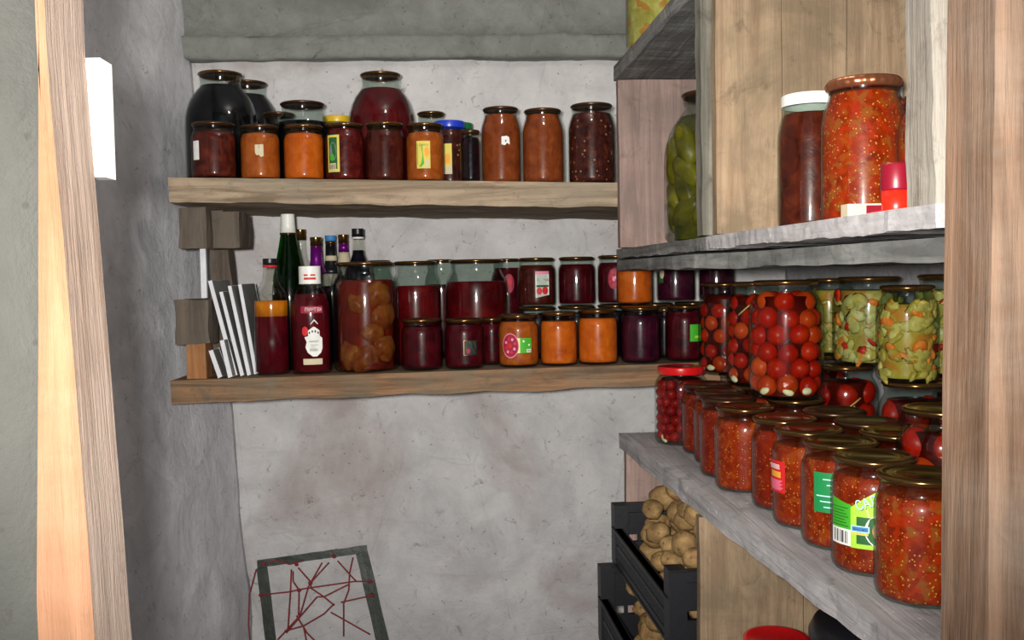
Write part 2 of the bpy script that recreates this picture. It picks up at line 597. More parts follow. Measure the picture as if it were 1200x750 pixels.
# ------------------------------------------------------------------ jars
PROF = {
    'half': [(0, .006), (.70, .006), (.80, 0), (.90, .012), (.965, .04), (.995, .09), (1, .13), (1, .70), (.99, .755), (.955, .80), (.905, .84), (.88, .865), (.875, .90), (.89, .915), (.89, .955)],
    'litre': [(0, .006), (.70, .006), (.80, 0), (.92, .010), (.98, .035), (1, .08), (1, .70), (.985, .76), (.94, .81), (.86, .855), (.81, .88), (.80, .91), (.82, .925), (.82, .965)],
    'tall': [(0, .006), (.70, .006), (.80, 0), (.92, .010), (.98, .035), (1, .08), (1, .66), (.985, .72), (.93, .79), (.86, .85), (.82, .89), (.81, .915), (.83, .93), (.83, .965)],
    'three': [(0, .006), (.70, .006), (.82, 0), (.93, .010), (.985, .03), (1, .07), (1, .52), (.99, .59), (.95, .66), (.88, .73), (.78, .79), (.66, .84), (.58, .87), (.555, .89), (.55, .92), (.57, .935), (.57, .97)],
}
LIDR = {'half': .955, 'litre': .88, 'tall': .88, 'three': .615}


def interp(prof, z):
    for (r0, z0), (r1, z1) in zip(prof, prof[1:]):
        if z0 <= z <= z1 and z1 > z0:
            return r0 + (r1 - r0) * (z - z0) / (z1 - z0)
    return prof[-1][0]


def lid_mesh(style, R, zt, skirt):
    """style: rolled (tin), twist, crimped; top at zt"""
    bm = bmesh.new()
    if style == 'rolled':
        lathe(bm, [(0, zt - .0022), (R * .55, zt - .0022), (R * .60, zt - .0012), (R * .66, zt - .0022), (R * .80, zt - .0022), (R * .845, zt - .0006), (R * .88, zt),
                   (R * .94, zt - .0006), (R * .985, zt - .0018), (R, zt - .0034), (R * .99, zt - .0050), (R * .955, zt - .0058), (R * .94, zt - skirt),
                   (R * .925, zt - skirt), (R * .92, zt - .006), (R * .90, zt - .004), (0, zt - .004)])
    elif style == 'twist':
        lathe(bm, [(0, zt - .001), (R * .80, zt - .001), (R * .86, zt), (R * .96, zt), (R * .995, zt - .0012), (R, zt - .003), (R, zt - skirt), (R * .99, zt - skirt - .001), (R * .95, zt - skirt - .001), (R * .95, zt - .004), (0, zt - .004)], seg=48)
    else:
        seg = 96
        lathe(bm, [(0, zt - .002), (R * .80, zt - .002), (R * .86, zt), (R * .93, zt), (R * .99, zt - .003), (R * 1.01, zt - .006), (R * .99, zt - .009), (R * .94, zt - .011), (R * .90, zt - .013), (R * .90, zt - .005), (0, zt - .005)], seg=seg)
        for v in bm.verts:
            rr = math.hypot(v.co.x, v.co.y)
            if rr > R * .95:
                i = int(round(math.atan2(v.co.y, v.co.x) / (2 * PI) * seg))
                k = 1.0 + (.010 if (i // 2) % 2 else -.012)
                v.co.x *= k; v.co.y *= k
    return bm


PLACED = []


def put(px, d, zb):
    """ground point for a jar whose axis shows at photo column px, at distance d, standing at height zb"""
    X = (px - 540) / FPX * d
    for _ in range(4):
        py = proj((X, d, zb))[1]
        X = at(px, py, d).x
    return X


def jar(kind, label, content, px=None, d=None, zb=None, w=None, ytop=None, X=None, r=None, h=None,
        fill=.86, lid=('rolled', 'gold'), group=None, cat='jar', extra=None, name=None, coretop=True, core=None, lidlabel=None):
    if X is None:
        X = put(px, d, zb)
    if r is None:
        r = w * .5 / FPX * math.hypot(d, X) * .985
    if h is None:
        pxx = proj((X, d, zb))[0]
        h = at(pxx, ytop, d).z - zb
    t = thing(name or 'preserve_jar', label, cat, (X, d, zb), group)
    P = [(a * r, z * h) for a, z in PROF[kind]]
    bm = bmesh.new()
    lathe(bm, P, seg=48)
    gl = link('glass_jar', bm, 'glass', t, True)
    # filling, just inside the wall
    top = fill * h
    ins = .0022
    Q = [(0, .005)]
    for a, z in P[1:]:
        if z < top - .001:
            Q.append((max(0, a - ins if core is None else min(a - ins, core)), max(z, .005)))
    ra = max(.002, interp(P[1:], top) - ins)
    if core is not None: ra = min(ra, core)
    Q.append((ra, top)); Q.append((ra * .9, top + .0008)); Q.append((0, top + .0008))
    bm = bmesh.new()
    lathe(bm, Q, seg=40)
    ct = link('contents', bm, content, t, True)
    R = LIDR[kind] * r
    if lid:
        style, lm = lid
        sk = {'rolled': .0075, 'twist': .013, 'crimped': .011}[style]
        lo = link('lid', lid_mesh(style, R, h, sk), lm, t, True)
        if lidlabel: lo['label'] = lidlabel
    face = math.atan2(-d, -X)
    if extra:
        extra(t, r, h, face)
    PLACED.append((X, d, r, zb, h, label))
    t['_top'] = zb + h
    return t


def top_of(t):
    z = t['_top']
    return z


# ==================================================================== SETTING
# leaning left wall, back wall, right wall, floor, ceiling
ZC = 2.36


def wl(z, y):                                # left wall leans, and closes in towards the back
    xc0, xc1 = at(286, 600, 2.385), at(227, 75, 2.385)
    x = xc0.x + (xc1.x - xc0.x) * max(-.2, (z - xc0.z) / (xc1.z - xc0.z))
    return x - .13 * (2.385 - y)


def grid_sheet(name, mat, f, nu, nv, thick, amp, seed, freq=3.5):
    """a wall slab: front face f(u, v) -> point, given thickness vector"""
    bm = bmesh.new()
    T = Vector(thick)
    A = [[None] * (nv + 1) for _ in range(nu + 1)]
    B = [[None] * (nv + 1) for _ in range(nu + 1)]
    n = T.normalized()
    for i in range(nu + 1):
        for j in range(nv + 1):
            p = Vector(f(i / nu, j / nv))
            q = p * freq + Vector((seed, seed * 2, seed * 3))
            A[i][j] = bm.verts.new(p + n * (noise.noise(q) * amp + noise.noise(q * 5) * amp * .3 + amp * .6))
            B[i][j] = bm.verts.new(p + T)
    for i in range(nu):
        for j in range(nv):
            bm.faces.new((A[i][j], A[i + 1][j], A[i + 1][j + 1], A[i][j + 1]))
            bm.faces.new((B[i][j], B[i][j + 1], B[i + 1][j + 1], B[i + 1][j]))
    for i in range(nu):
        bm.faces.new((A[i][0], B[i][0], B[i + 1][0], A[i + 1][0]))
        bm.faces.new((A[i][nv], A[i + 1][nv], B[i + 1][nv], B[i][nv]))
    for j in range(nv):
        bm.faces.new((A[0][j], A[0][j + 1], B[0][j + 1], B[0][j]))
        bm.faces.new((A[nu][j], B[nu][j], B[nu][j + 1], A[nu][j + 1]))
    return struct(link(name, bm, mat, smooth=True))


YB = 2.385
grid_sheet('wall_back', 'plaster_back', lambda u, v: (-.70 + 1.62 * u, YB, ZC * v), 90, 100, (0, .10, 0), .008, 1.0)
grid_sheet('wall_left', 'plaster_left', lambda u, v: (wl(ZC * v, .672 + 1.72 * u), .672 + 1.72 * u, ZC * v), 90, 100, (-.12, 0, 0), .010, 5.0)
grid_sheet('wall_right', 'plaster_right', lambda u, v: (.80, .672 + 1.72 * u, ZC * v), 60, 70, (.10, 0, 0), .006, 9.0)
grid_sheet('floor', 'floor', lambda u, v: (-.95 + 1.9 * u, -.9 + 3.4 * v, 0), 50, 80, (0, 0, -.08), .004, 3.0)
grid_sheet('ceiling', 'plaster_left', lambda u, v: (-.95 + 1.9 * u, .58 + 1.92 * v, ZC), 50, 50, (0, 0, .08), .006, 4.0)

# concrete lintel along the back wall above the shelves, wall above it
bm = bmesh.new()
zl0 = at(480, 67, 2.345).z
c = [[[None] * 2 for _ in range(2)] for _ in range(2)]
for i, px in enumerate((224, 790)):
    for j, Y in enumerate((2.345, 2.40)):
        c[i][j][0] = Vector((at(px, 69, 2.345).x if i == 0 else .60, Y, zl0 + (.0 if i == 0 else 0)))
        c[i][j][1] = Vector((c[i][j][0].x, Y, zl0 + .052))
c[0][0][0].x = c[0][1][0].x = -.66
c[0][0][1].x = c[0][1][1].x = -.66
hexa(bm, c, 70, 3, 5, .006, 2, 10)
beam = struct(link('trim_1', bm, 'concrete', smooth=True))
bm = bmesh.new()
box(bm, -.68, .60, 2.362, 2.40, zl0 + .054, ZC, .006, .05, 3, 6)
struct(link('trim_2', bm, 'concrete', smooth=True))

# door opening: wall to either side, timber jambs
bm = bmesh.new()
box(bm, -1.15, -.252, .606, .668, 0, ZC, .003, .05, 4)
struct(link('wall_front_left', bm, 'plaster_door', smooth=True))
bm = bmesh.new()
box(bm, .395, 1.15, .606, .668, 0, ZC, .003, .05, 5)
struct(link('wall_front_right', bm, 'plaster_door', smooth=True))
bm = bmesh.new()
box(bm, -1.15, 1.15, .606, .668, ZC - .12, ZC, .003, .05, 6)
struct(link('wall_front_top', bm, 'plaster_door', smooth=True))


def jamb(name, mats, pts):
    """pts: (z, x_inner, x_outer, y_front, y_back) stations from floor to top"""
    bm = bmesh.new()
    prev = None
    N = 60
    rows = []
    zs = [p[0] for p in pts]
    for i in range(N + 1):
        z = zs[0] + (zs[-1] - zs[0]) * i / N
        k = max(j for j in range(len(pts)) if pts[j][0] <= z + 1e-6)
        k = min(k, len(pts) - 2)
        f = (z - pts[k][0]) / (pts[k + 1][0] - pts[k][0])
        v = [pts[k][m] + (pts[k + 1][m] - pts[k][m]) * f for m in range(1, 5)]
        wob = noise.noise(Vector((z * 5, v[0] * 9, 1))) * .0022 + noise.noise(Vector((z * 30, v[0] * 9, 4))) * .0010
        xi, xo, yf, yb = v
        s = 1 if xo > xi else -1
        ring = [bm.verts.new(Vector(q)) for q in ((xo, yf, z), (xi + s * .004 + wob, yf, z), (xi + wob, yf + .004, z), (xi + wob * .6, yb - .003, z), (xi + s * .004, yb, z), (xo, yb, z))]
        rows.append(ring)
    for a, b in zip(rows, rows[1:]):
        for q in range(6):
            f = bm.faces.new((a[q], a[(q + 1) % 6], b[(q + 1) % 6], b[q]))
            f.material_index = 1 if (q in (0, 1) and len(mats) > 1) else 0
    bm.faces.new(rows[0]); bm.faces.new(rows[-1])
    return link(name, bm, mats)


a0 = at(52, 45, .600); a1 = at(80, 400, .600); a2 = at(106, 700, .600)
slope = (a1.x - a2.x) / (a1.z - a2.z)
xb = a2.x - slope * (a2.z)
go = [at(44, q, .600).x for q in (20, 375, 730)]
jl = jamb('trim_3', ['wood_jamb', 'wood_peach'], [(0, xb, go[2] + .004, .600, .668), (a2.z, a2.x, go[2], .600, .668), (a1.z, a1.x, go[1], .600, .668), (a0.z, a0.x, min(go[0], a0.x - .003), .600, .668), (ZC - .12, a0.x - .004, a0.x - .008, .600, .668)])
struct(jl)
b0 = at(1108, 0, .668).x; b1 = at(1099, 745, .668).x
jr = jamb('trim_4', ['wood_brown', 'wood_brown'], [(0, b1, .42, .600, .668), (at(1099, 745, .668).z, b1, .42, .600, .668), (at(1110, 0, .668).z, b0, .42, .600, .668), (ZC - .12, b0, .42, .600, .668)])
struct(jr)

# ==================================================================== SHELVES
def zt_top(X):                              # the top board sags to the right
    a, b = at(215, 208, 1.93), at(720, 214, 1.93)
    return a.z + (b.z - a.z) * (X - a.x) / (b.x - a.x)


def zt_mid(X):                              # the lower board climbs to the right
    a, b = at(208, 446, 1.93), at(790, 426, 1.93)
    return a.z + (b.z - a.z) * (X - a.x) / (b.x - a.x)


def shelf(fn, x0, x1, th, y0, y1, mat, name, label, seed, amp=.004):
    bm = bmesh.new()
    ww = lambda x, y: x if x > 0 else max(x, wl(fn(x), y) + .016)
    c = [[[Vector((ww(x, y), y, fn(x) - (th if k == 0 else 0))) for k in (0, 1)] for y in (y0, y1)] for x in (x0, x1)]
    hexa(bm, c, 70, 16, 4, amp, seed, 12)
    for v in bm.verts:                      # flat where the jars stand, rough on edges
        top = fn(v.co.x)
        if v.co.z > top - th * .35:
            v.co.z = top - abs(noise.noise(v.co * 20)) * .0005
    o = link(name, bm, mat, smooth=False)
    return tag(o, label, 'shelf')


shelf(zt_top, -.556, .62, .048, 1.93, 2.375, 'wood_shelf', 'wall_shelf', 'upper pale weathered plank shelf across the back wall', 11)
shelf(zt_mid, -.566, .70, .044, 1.93, 2.375, 'wood_shelf2', 'wall_shelf', 'lower brown plank shelf across the back wall', 12)

# blocks and little supports at the left end, under the shelves
def block(p0, p1, Y0, Y1, mat, name, label, seed, group=None):
    a, b = at(p0[0], p0[1], Y0), at(p1[0], p1[1], Y0)
    bm = bmesh.new()
    box(bm, a.x, b.x, Y0, Y1, b.z, a.z, .004, .012, seed, 22)
    return tag(link(name, bm, mat), label, 'block', group)


block((209, 243), (243, 291), 1.945, 2.02, 'wood_block', 'wooden_block', 'grey wooden block wedged under the left end of upper shelf', 1)
block((244, 248), (281, 290), 1.99, 2.10, 'wood_block', 'wooden_block', 'browner wooden block under upper shelf, right of the grey one', 2)
block((204, 352), (246, 403), 1.94, 2.01, 'wood_block', 'wooden_block', 'greenish grey block resting on small orange block', 3)
a = at(217, 403, 1.945); b = at(241, 440, 1.945)
bm = bmesh.new(); box(bm, a.x, b.x, 1.95, 2.0, zt_mid(a.x) + .0005, at(217, 403, 1.94).z, .0015, .012, 4, 22)
tag(link('wooden_block', bm, 'wood_orange'), 'small orange wooden block standing on left end of lower shelf', 'block')
# thin white strip and dark upright behind
a = at(236, 276, 1.99); b = at(242, 352, 1.985)
bm = bmesh.new(); box(bm, a.x, a.x + .011, 1.975, 1.984, at(204, 351, 1.94).z + .001, a.z, .0006, .02, 5)
tag(link('white_strip', bm, 'tile_white'), 'thin white strip standing upright on the greenish grey block', 'strip')
a = at(246, 290, 2.12)
bm = bmesh.new()
zb = zt_mid(a.x)
c = [[[Vector((a.x + i * .030 + (k * 0 if i == 0 else (0 if k else .03)), 2.12 + j * .05, (zb + .001) if k == 0 else zt_top(a.x) - .0505)) for k in (0, 1)] for j in (0, 1)] for i in (0, 1)]
hexa(bm, c, 2, 2, 14, .003, 6, 20)
tag(link('shelf_upright', bm, 'wood_block'), 'dark wooden upright between the two shelves behind the tiles', 'upright')

# thin tiles leaning at the left end of the lower shelf
def tile(p_top, p_bot, Y, depth, th, label, L=None):
    a, b = at(p_top[0], p_top[1], Y), at(p_bot[0], p_bot[1], Y)
    bx = b.x
    zb = zt_mid(bx)
    dx, dz = a.x - bx, a.z - zb
    L = math.hypot(dx, dz)
    ang = math.atan2(-dx, dz)                # lean to the left
    bm = bmesh.new()
    mx = Matrix.Translation((bx, Y, zb + .0012 + th * .5 * math.sin(ang))) @ Matrix.Rotation(-ang, 4, 'Y')
    box(bm, -th / 2, th / 2, 0, depth, 0, L, mx=mx)
    bm.normal_update()
    for f in bm.faces:
        n = f.normal
        f.material_index = 1 if abs((mx.to_3x3().transposed() @ n).x) > .8 else 0
    bev(bm, .0008, 1)
    return tag(link('ceramic_tile', bm, ['tile_white', 'tile_dark']), label, 'tile', 'thin tiles leaning at the end of the lower shelf')


tile((246, 330), (276, 438), 1.975, .15, .0075, 'leftmost tall white-edged tile leaning on the left end')
tile((259, 343), (284, 438), 1.972, .15, .0065, 'second tall white-edged tile, touching the leftmost one')
tile((269, 336), (292, 437), 1.978, .15, .0065, 'third tall white-edged tile from the left end')
tile((281, 334), (300, 436), 2.00, .13, .0065, 'tall white-edged tile nearest the amber bottle')
tile((247, 412), (258, 438), 1.945, .05, .008, 'shortest white-edged tile at the front left')
tile((260, 400), (270, 438), 1.945, .05, .008, 'short tile between the shortest and the tall tiles')

# right hand shelving ------------------------------------------------
XE = .332                                   # front edge of the bench and upper cupboard shelves
ZBEN = H - .320
ZUP = H + .044


def edge_b(y):                              # same for the bench
    return .311 + .040 * (1.9 - y) + .018 * (1.9 - y) ** 2


def edge_x(y):                              # front edge drifts in towards the far end
    return .338 - .028 * (y - .68) / 1.22


def plank_y(x_in, y0, y1, zt, th, xr, mat, name, label, seed, amp=.003, cat='shelf'):
    bm = bmesh.new()
    c = [[[Vector(((x_in(y) if i == 0 else xr), y, zt - (th if k == 0 else 0))) for k in (0, 1)] for y in (y0, y1)] for i in (0, 1)]
    hexa(bm, c, 14, 60, 3, amp, seed, 14)
    for v in bm.verts:                      # follow the front edge where it steps back
        f = (v.co.y - y0) / (y1 - y0)
        straight = x_in(y0) + (x_in(y1) - x_in(y0)) * f
        v.co.x += (x_in(min(max(v.co.y, y0), y1)) - straight) * max(0.0, (xr - v.co.x) / (xr - straight))
    for v in bm.verts:
        if v.co.z > zt - th * .35:
            v.co.z = zt - abs(noise.noise(v.co * 25)) * .0005
    return tag(link(name, bm, mat), label, cat)


plank_y(edge_b, .674, 1.925, ZBEN, .030, .79, 'wood_bench', 'bench_board', 'dusty grey bench board carrying the relish jars', 21)
plank_y(lambda y: edge_x(y) + .035 * min(1, max(0, (1.34 - y) / .12)), .674, 1.925, ZUP - .0215, .019, .62, 'wood_grey', 'cupboard_shelf', 'long grey board under the right upper cupboard', 22)
plank_y(lambda y: edge_x(y) - .004, .674, 1.262, ZUP, .017, .60, 'wood_bench', 'cupboard_shelf', 'pale dusty board on which two big relish jars stand', 23)
plank_y(edge_x, 1.272, 1.925, ZUP, .017, .60, 'wood_grey', 'cupboard_shelf', 'grey board carrying the large cucumber jar', 27)
ZT2 = at(721, 76, 1.91).z
plank_y(edge_x, 1.27, 1.925, ZT2, .028, .79, 'wood_grey', 'cupboard_shelf', 'topmost grey board above the cucumber jar', 24)
# bench end board (rosy) and upper end board
def panel(x0, x1, y0, y1, z0, z1, mats, name, label, seed, gaps=0, cat='panel'):
    bm = bmesh.new()
    n = gaps + 1
    wdt = (x1 - x0) / n
    for i in range(n):
        box(bm, x0 + i * wdt + (.0012 if i else 0), x0 + (i + 1) * wdt, y0, y1, z0, z1, .0014, .03, seed + i, 12)
    return tag(link(name, bm, mats), label, cat)


panel(edge_x(1.9) + .003, .60, 1.90, 1.925, ZUP + .003, ZT2 - .031, 'wood_pink', 'end_panel', 'rosy end board of the upper cupboard beside the cucumber jar', 31)
panel(edge_b(1.9) + .006, .79, 1.885, 1.91, .003, ZBEN - .034, 'wood_pink', 'end_panel', 'rosy end board under the far end of the bench', 32)
panel(.337, .79, 1.38, 1.40, .003, ZBEN - .034, 'wood_panel', 'side_panel', 'yellowish upright panel under the middle of the bench', 33, 2)
# divider of the upper cupboard
panel(edge_x(1.27) + .006, .795, 1.27, 1.29, ZT2 + .003, ZC - .008, 'wood_panel', 'divider_panel', 'yellowish boards above the top board of the cupboard', 34, 2)
panel(edge_x(1.27) + .012, .595, 1.268, 1.29, ZUP + .003, ZT2 - .031, 'wood_panel', 'divider_panel', 'yellowish plank divider behind the two big relish jars', 36, 2)
bm = bmesh.new()
box(bm, edge_x(1.3) - .001, edge_x(1.3) + .020, 1.292, 1.322, ZUP + .003, ZT2 - .031, .002, .02, 37, 16)
tag(link('cupboard_post', bm, 'wood_post'), 'grey post hiding the right half of the cucumber jar', 'post')
# near chalky post
bm = bmesh.new()
xp = at(1062, 120, .79).x
box(bm, xp, xp + .09, .745, .79, ZUP + .003, ZC - .008, .003, .02, 39, 14)
bm2 = bm
tag(link('cupboard_post', bm2, 'wood_white'), 'chalky pale post in front of the doorway edge', 'post')
# bench back legs reach the floor: near support panel by the door
panel(.40, .79, .676, .70, .003, ZBEN - .034, 'wood_panel', 'side_panel', 'upright panel under the near end of the bench', 41)

# ==================================================================== JARS ON THE TOP SHELF
GT = 'jars along the front of the upper shelf'


def lab_simple(du, dv0, dv1, hw, m, more=None, name='paper_label'):
    def f(t, r, h, a):
        L = Label(r, a)
        L.rect(du - hw, du + hw, dv0 * h, dv1 * h, m)
        if more: more(L, r, h)
        L.done(t, name)
    return f


def T(px, w, yt, d, content, label, kind='half', **k):
    X = put(px, d, H + .19)
    for _ in range(3):
        zb = zt_top(X) + .0006
        X = put(px, d, zb)
    return jar(kind, label, content, d=d, zb=zb, w=w, ytop=yt, X=X, **k)


def torn(t, r, h, a):
    L = Label(r, a)
    L.poly([(-.010, .62 * h), (.006, .63 * h), (.0062, .42 * h), (.001, .40 * h), (-.003, .44 * h), (-.007, .43 * h), (-.010, .47 * h)], 'paper')
    L.done(t, 'torn_label')


def torn2(t, r, h, a):
    L = Label(r, a)
    L.poly([(.001, .60 * h), (.012, .61 * h), (.017, .59 * h), (.018, .50 * h), (.012, .52 * h), (.008, .49 * h), (.001, .50 * h)], 'paper_white')
    L.rect(.008, .011, .53 * h, .56 * h, 'ink_grey')
    L.done(t, 'torn_label')


def framed(L, r, h):
    L.rect(-.0385, -.0095, .13 * h, .80 * h, 'ink_black')
    L.rect(-.0375, -.0105, .15 * h, .78 * h, 'paper_yellow')
    L.rect(-.034, -.015, .20 * h, .74 * h, 'ink_dgreen')
    L.disc(-.024, .50 * h, .008, .16 * h, 'ink_grey')
    L.disc(-.026, .40 * h, .005, .06 * h, 'ink_green')
    L.rect(-.032, -.018, .18 * h, .30 * h, 'paper')
    for i in range(5): L.rect(-.031 + i * .0026, -.030 + i * .0026, .20 * h, .28 * h, 'ink_black')


def lab4(t, r, h, a):
    L = Label(r, a)
    framed(L, r, h)
    L.done(t)


def lab6(t, r, h, a):
    L = Label(r, a)
    L.rect(-.017, .010, .22 * h, .68 * h, 'paper_yellow')
    L.poly([(-.016, .64 * h), (-.006, .62 * h), (-.004, .45 * h), (-.002, .30 * h), (-.009, .24 * h), (-.016, .30 * h)], 'ink_green')
    L.disc(.003, .50 * h, .005, .08 * h, 'ink_orange')
    L.rect(.000, .007, .24 * h, .36 * h, 'paper')
    L.text('ДЖЕМ', -.003, .61 * h, .0055, 'ink_dgreen')
    L.done(t)


def lab7(t, r, h, a):
    L = Label(r, a)
    L.rect(-.016, .004, .22 * h, .64 * h, 'paper_yellow')
    L.rect(-.016, .004, .18 * h, .30 * h, 'paper')
    L.rect(-.010, .000, .34 * h, .48 * h, 'ink_orange')
    L.done(t)


def edge_label(t, r, h, a):
    L = Label(r, a)
    L.rect(-.046, -.030, .33 * h, .66 * h, 'paper_white')
    L.done(t)


T(252, 50, 145, 1.99, 'plum_jam', 'half-litre jar of brown plum jam at left end of upper shelf', extra=edge_label, group=GT, fill=.83, lid=('rolled', 'gold_dark'))
T(306, 46, 148, 2.00, 'carrot', 'jar of dull orange puree with a torn blank cream label', extra=torn, group=GT, fill=.84, lid=('rolled', 'gold_dark'))
T(357, 47, 148, 2.00, 'apricot', 'unlabelled bright orange jar on upper shelf under the open dark jar', group=GT, fill=.84)
T(405, 46, 146, 2.00, 'red_jam', 'jar of red jam with yellow-framed green picture label', extra=lab4, group=GT, fill=.9)
T(452, 46, 145, 2.00, 'brown_jam', 'unlabelled red-brown jam jar in front of the round red three-litre jar', group=GT, fill=.86)
T(499, 46, 146, 2.00, 'carrot', 'orange puree jar with yellow and green label on upper shelf', extra=lab6, group=GT, fill=.84)
T(528, 38, 143, 2.085, 'berry_mash', 'jar of dark mash with a blue lid and yellow label', extra=lab7, group=GT, fill=.86, lid=('twist', 'blue_lid'))
T(552, 24, 153, 1.985, 'berry_dark', 'small narrow black berry jar left of the tall brown jars', group=GT, fill=.85, lid=('rolled', 'gold_dark'))
T(588, 48, 127, 2.03, 'squash', 'tall brown-orange puree jar with a scrap of white label', 'tall', extra=torn2, group=GT, fill=.90, lid=('rolled', 'gold_dark'))
T(637, 50, 129, 2.01, 'squash', 'tall unlabelled brown-orange puree jar, second from the right end', 'tall', group=GT, fill=.92, lid=('rolled', 'gold_dark'))
T(694, 56, 123, 2.00, 'berry_mash', 'tall jar of speckled dark berry mash beside the rosy board', 'tall', group=GT, fill=.88, lid=('rolled', 'gold_dark'))
GB = 'jars at the back of the upper shelf'
T(262, 80, 86, 2.115, 'black_compote', 'big round three-litre jar of black compote in the left corner', 'three', group=GB, fill=.88)
T(294, 72, 97, 2.285, 'black_compote', 'three-litre black jar half hidden behind the corner one', 'three', group=GB, fill=.88, lid=('rolled', 'gold_dark'))
T(357, 58, 121, 2.10, 'black_compote', 'dark jar with clear empty neck behind the bright orange jar', 'litre', group=GB, fill=.76, lid=('rolled', 'gold_dark'))
T(329, 38, 133, 2.175, 'black_compote', 'short black jar seen between the black compote jars', 'half', group=GB, fill=.84, lid=('rolled', 'gold_dark'))
T(397, 34, 137, 2.20, 'black_compote', 'dark jar with a yellow twist lid', 'half', group=GB, fill=.84, lid=('twist', 'yellow_lid'))
T(449, 78, 87, 2.15, 'red_compote', 'big round three-litre jar of dark red compote', 'three', group=GB, fill=.86)
T(507, 34, 132, 2.20, 'berry_dark', 'dark jar with a gold lid just right of the big red jar', 'half', group=GB, fill=.80)
T(541, 30, 145, 2.20, 'berry_dark', 'dark jar with green lid behind the blue-lidded one', 'half', group=GB, fill=.84, lid=('twist', 'green_lid'))

# ==================================================================== LOWER SHELF
GM = 'jars along the front of the lower shelf'
GR = 'jars behind the front row of the lower shelf'


def Q(px, w, yt, d, content, label, kind='half', base=None, **k):
    X = put(px, d, H - .19)
    for _ in range(3):
        zb = (zt_mid(X) + .0006) if base is None else base
        X = put(px, d, zb)
    return jar(kind, label, content, d=d, zb=zb, w=w, ytop=yt, X=X, **k)


def labgreen(t, r, h, a):
    L = Label(r, a)
    L.rect(-.002, .026, .28 * h, .58 * h, 'gold')
    L.rect(-.001, .025, .29 * h, .57 * h, 'ink_black')
    L.poly([(.002, .50 * h), (.010, .56 * h), (.020, .55 * h), (.023, .42 * h), (.014, .48 * h)], 'ink_dgreen')
    L.poly([(.002, .46 * h), (.012, .46 * h), (.020, .33 * h), (.004, .31 * h)], 'ink_dgreen')
    L.disc(.007, .37 * h, .004, .05 * h, 'ink_crimson')
    L.done(t)


def pomegranate(t, r, h, a, s=1.0, sh=0.0):
    L = Label(r, a)
    L.rect(-.008 + sh, .027 + sh, .28 * h, .56 * h, 'ink_pale')
    L.rect(.003 + sh, .027 + sh, .28 * h, .56 * h, 'ink_green')
    L.rect(.016 + sh, .026 + sh, .29 * h, .35 * h, 'paper_white')
    for i in range(5): L.rect(.0172 + i * .0017 + sh, .0181 + i * .0017 + sh, .30 * h, .34 * h, 'ink_black')
    L.disc(.010 + sh, .50 * h, .002, .02 * h, 'paper_white')
    L.disc(.021 + sh, .43 * h, .002, .02 * h, 'paper_white')
    L.disc(-.016 + sh, .42 * h, .017, .235 * h, 'ink_pink', 24)
    L.disc(-.016 + sh, .42 * h, .0158, .215 * h, 'ink_crimson', 24)
    for i in range(8):
        aa = i * PI / 4 + .3
        L.disc(-.016 + sh + .0095 * math.cos(aa), .42 * h + .13 * h * math.sin(aa), .0026, .03 * h, 'ink_pink' if i % 2 else 'ink_red', 10)
    L.disc(-.016 + sh, .42 * h, .004, .05 * h, 'ink_red')
    L.done(t)


def lab_small_pom(t, r, h, a):
    L = Label(r, a)
    L.rect(.006, .030, .34 * h, .68 * h, 'ink_lime')
    L.rect(.014, .028, .38 * h, .46 * h, 'paper_white')
    L.disc(-.004, .52 * h, .013, .21 * h, 'ink_crimson', 20)
    for i in range(7):
        aa = i * 2 * PI / 7
        L.disc(-.004 + .008 * math.cos(aa), .52 * h + .13 * h * math.sin(aa), .0022, .028 * h, 'ink_red', 10)
    L.disc(-.004, .52 * h, .0035, .05 * h, 'ink_pink', 10)
    L.done(t)


def labtom(t, r, h, a):
    L = Label(r, a)
    L.poly([(-.002, .18 * h), (.029, .24 * h), (.029, .72 * h), (-.002, .72 * h)], 'paper_white')
    L.rect(-.002, .029, .66 * h, .72 * h, 'ink_pink')
    L.poly([(.000, .44 * h), (.028, .44 * h), (.028, .40 * h), (.000, .40 * h)], 'ink_dgreen')
    L.disc(.006, .32 * h, .006, .075 * h, 'ink_red', 14)
    L.disc(.019, .33 * h, .007, .080 * h, 'ink_red', 14)
    L.text('К', .004, .54 * h, .011, 'ink_grey')
    L.text('ЧА', .022, .54 * h, .009, 'ink_crimson')
    L.done(t)


def lab_green_edge(t, r, h, a):
    L = Label(r, a)
    L.rect(.010, .036, .36 * h, .66 * h, 'ink_green')
    L.rect(.020, .034, .42 * h, .46 * h, 'ink_lime')
    L.done(t)


def lab_red_round(t, r, h, a):
    L = Label(r, a)
    L.disc(.004, .74 * h, .012, .10 * h, 'ink_crimson', 18)
    L.disc(.006, .755 * h, .005, .035 * h, 'ink_red', 12)
    L.done(t)


def lab_daisy(t, r, h, a):
    L = Label(r, a)
    L.rect(-.042, -.028, .45 * h, .86 * h, 'ink_dgreen')
    L.disc(-.032, .66 * h, .006, .12 * h, 'paper', 14)
    L.done(t)


def pears(t, r, h, a):
    rnd = random.Random(9)
    for da, z, s in ((.55, .70, 1), (.75, .50, 1.1), (.25, .36, .9), (.8, .22, 1.1), (-.1, .14, 1.1), (-.7, .16, 1.0), (-.35, .62, .8)):
        R = r - .020
        bm = bmesh.new()
        blob(bm, (R * math.cos(a + da), R * math.sin(a + da), z * h), (.0180, .026 * s, .030 * s), 3, .25, int(z * 100), rot=Matrix.Rotation(a + da, 3, 'Z') @ Matrix.Rotation(rnd.uniform(-.9, .9), 3, 'X'))
        link('pear', bm, 'pear', t, True)


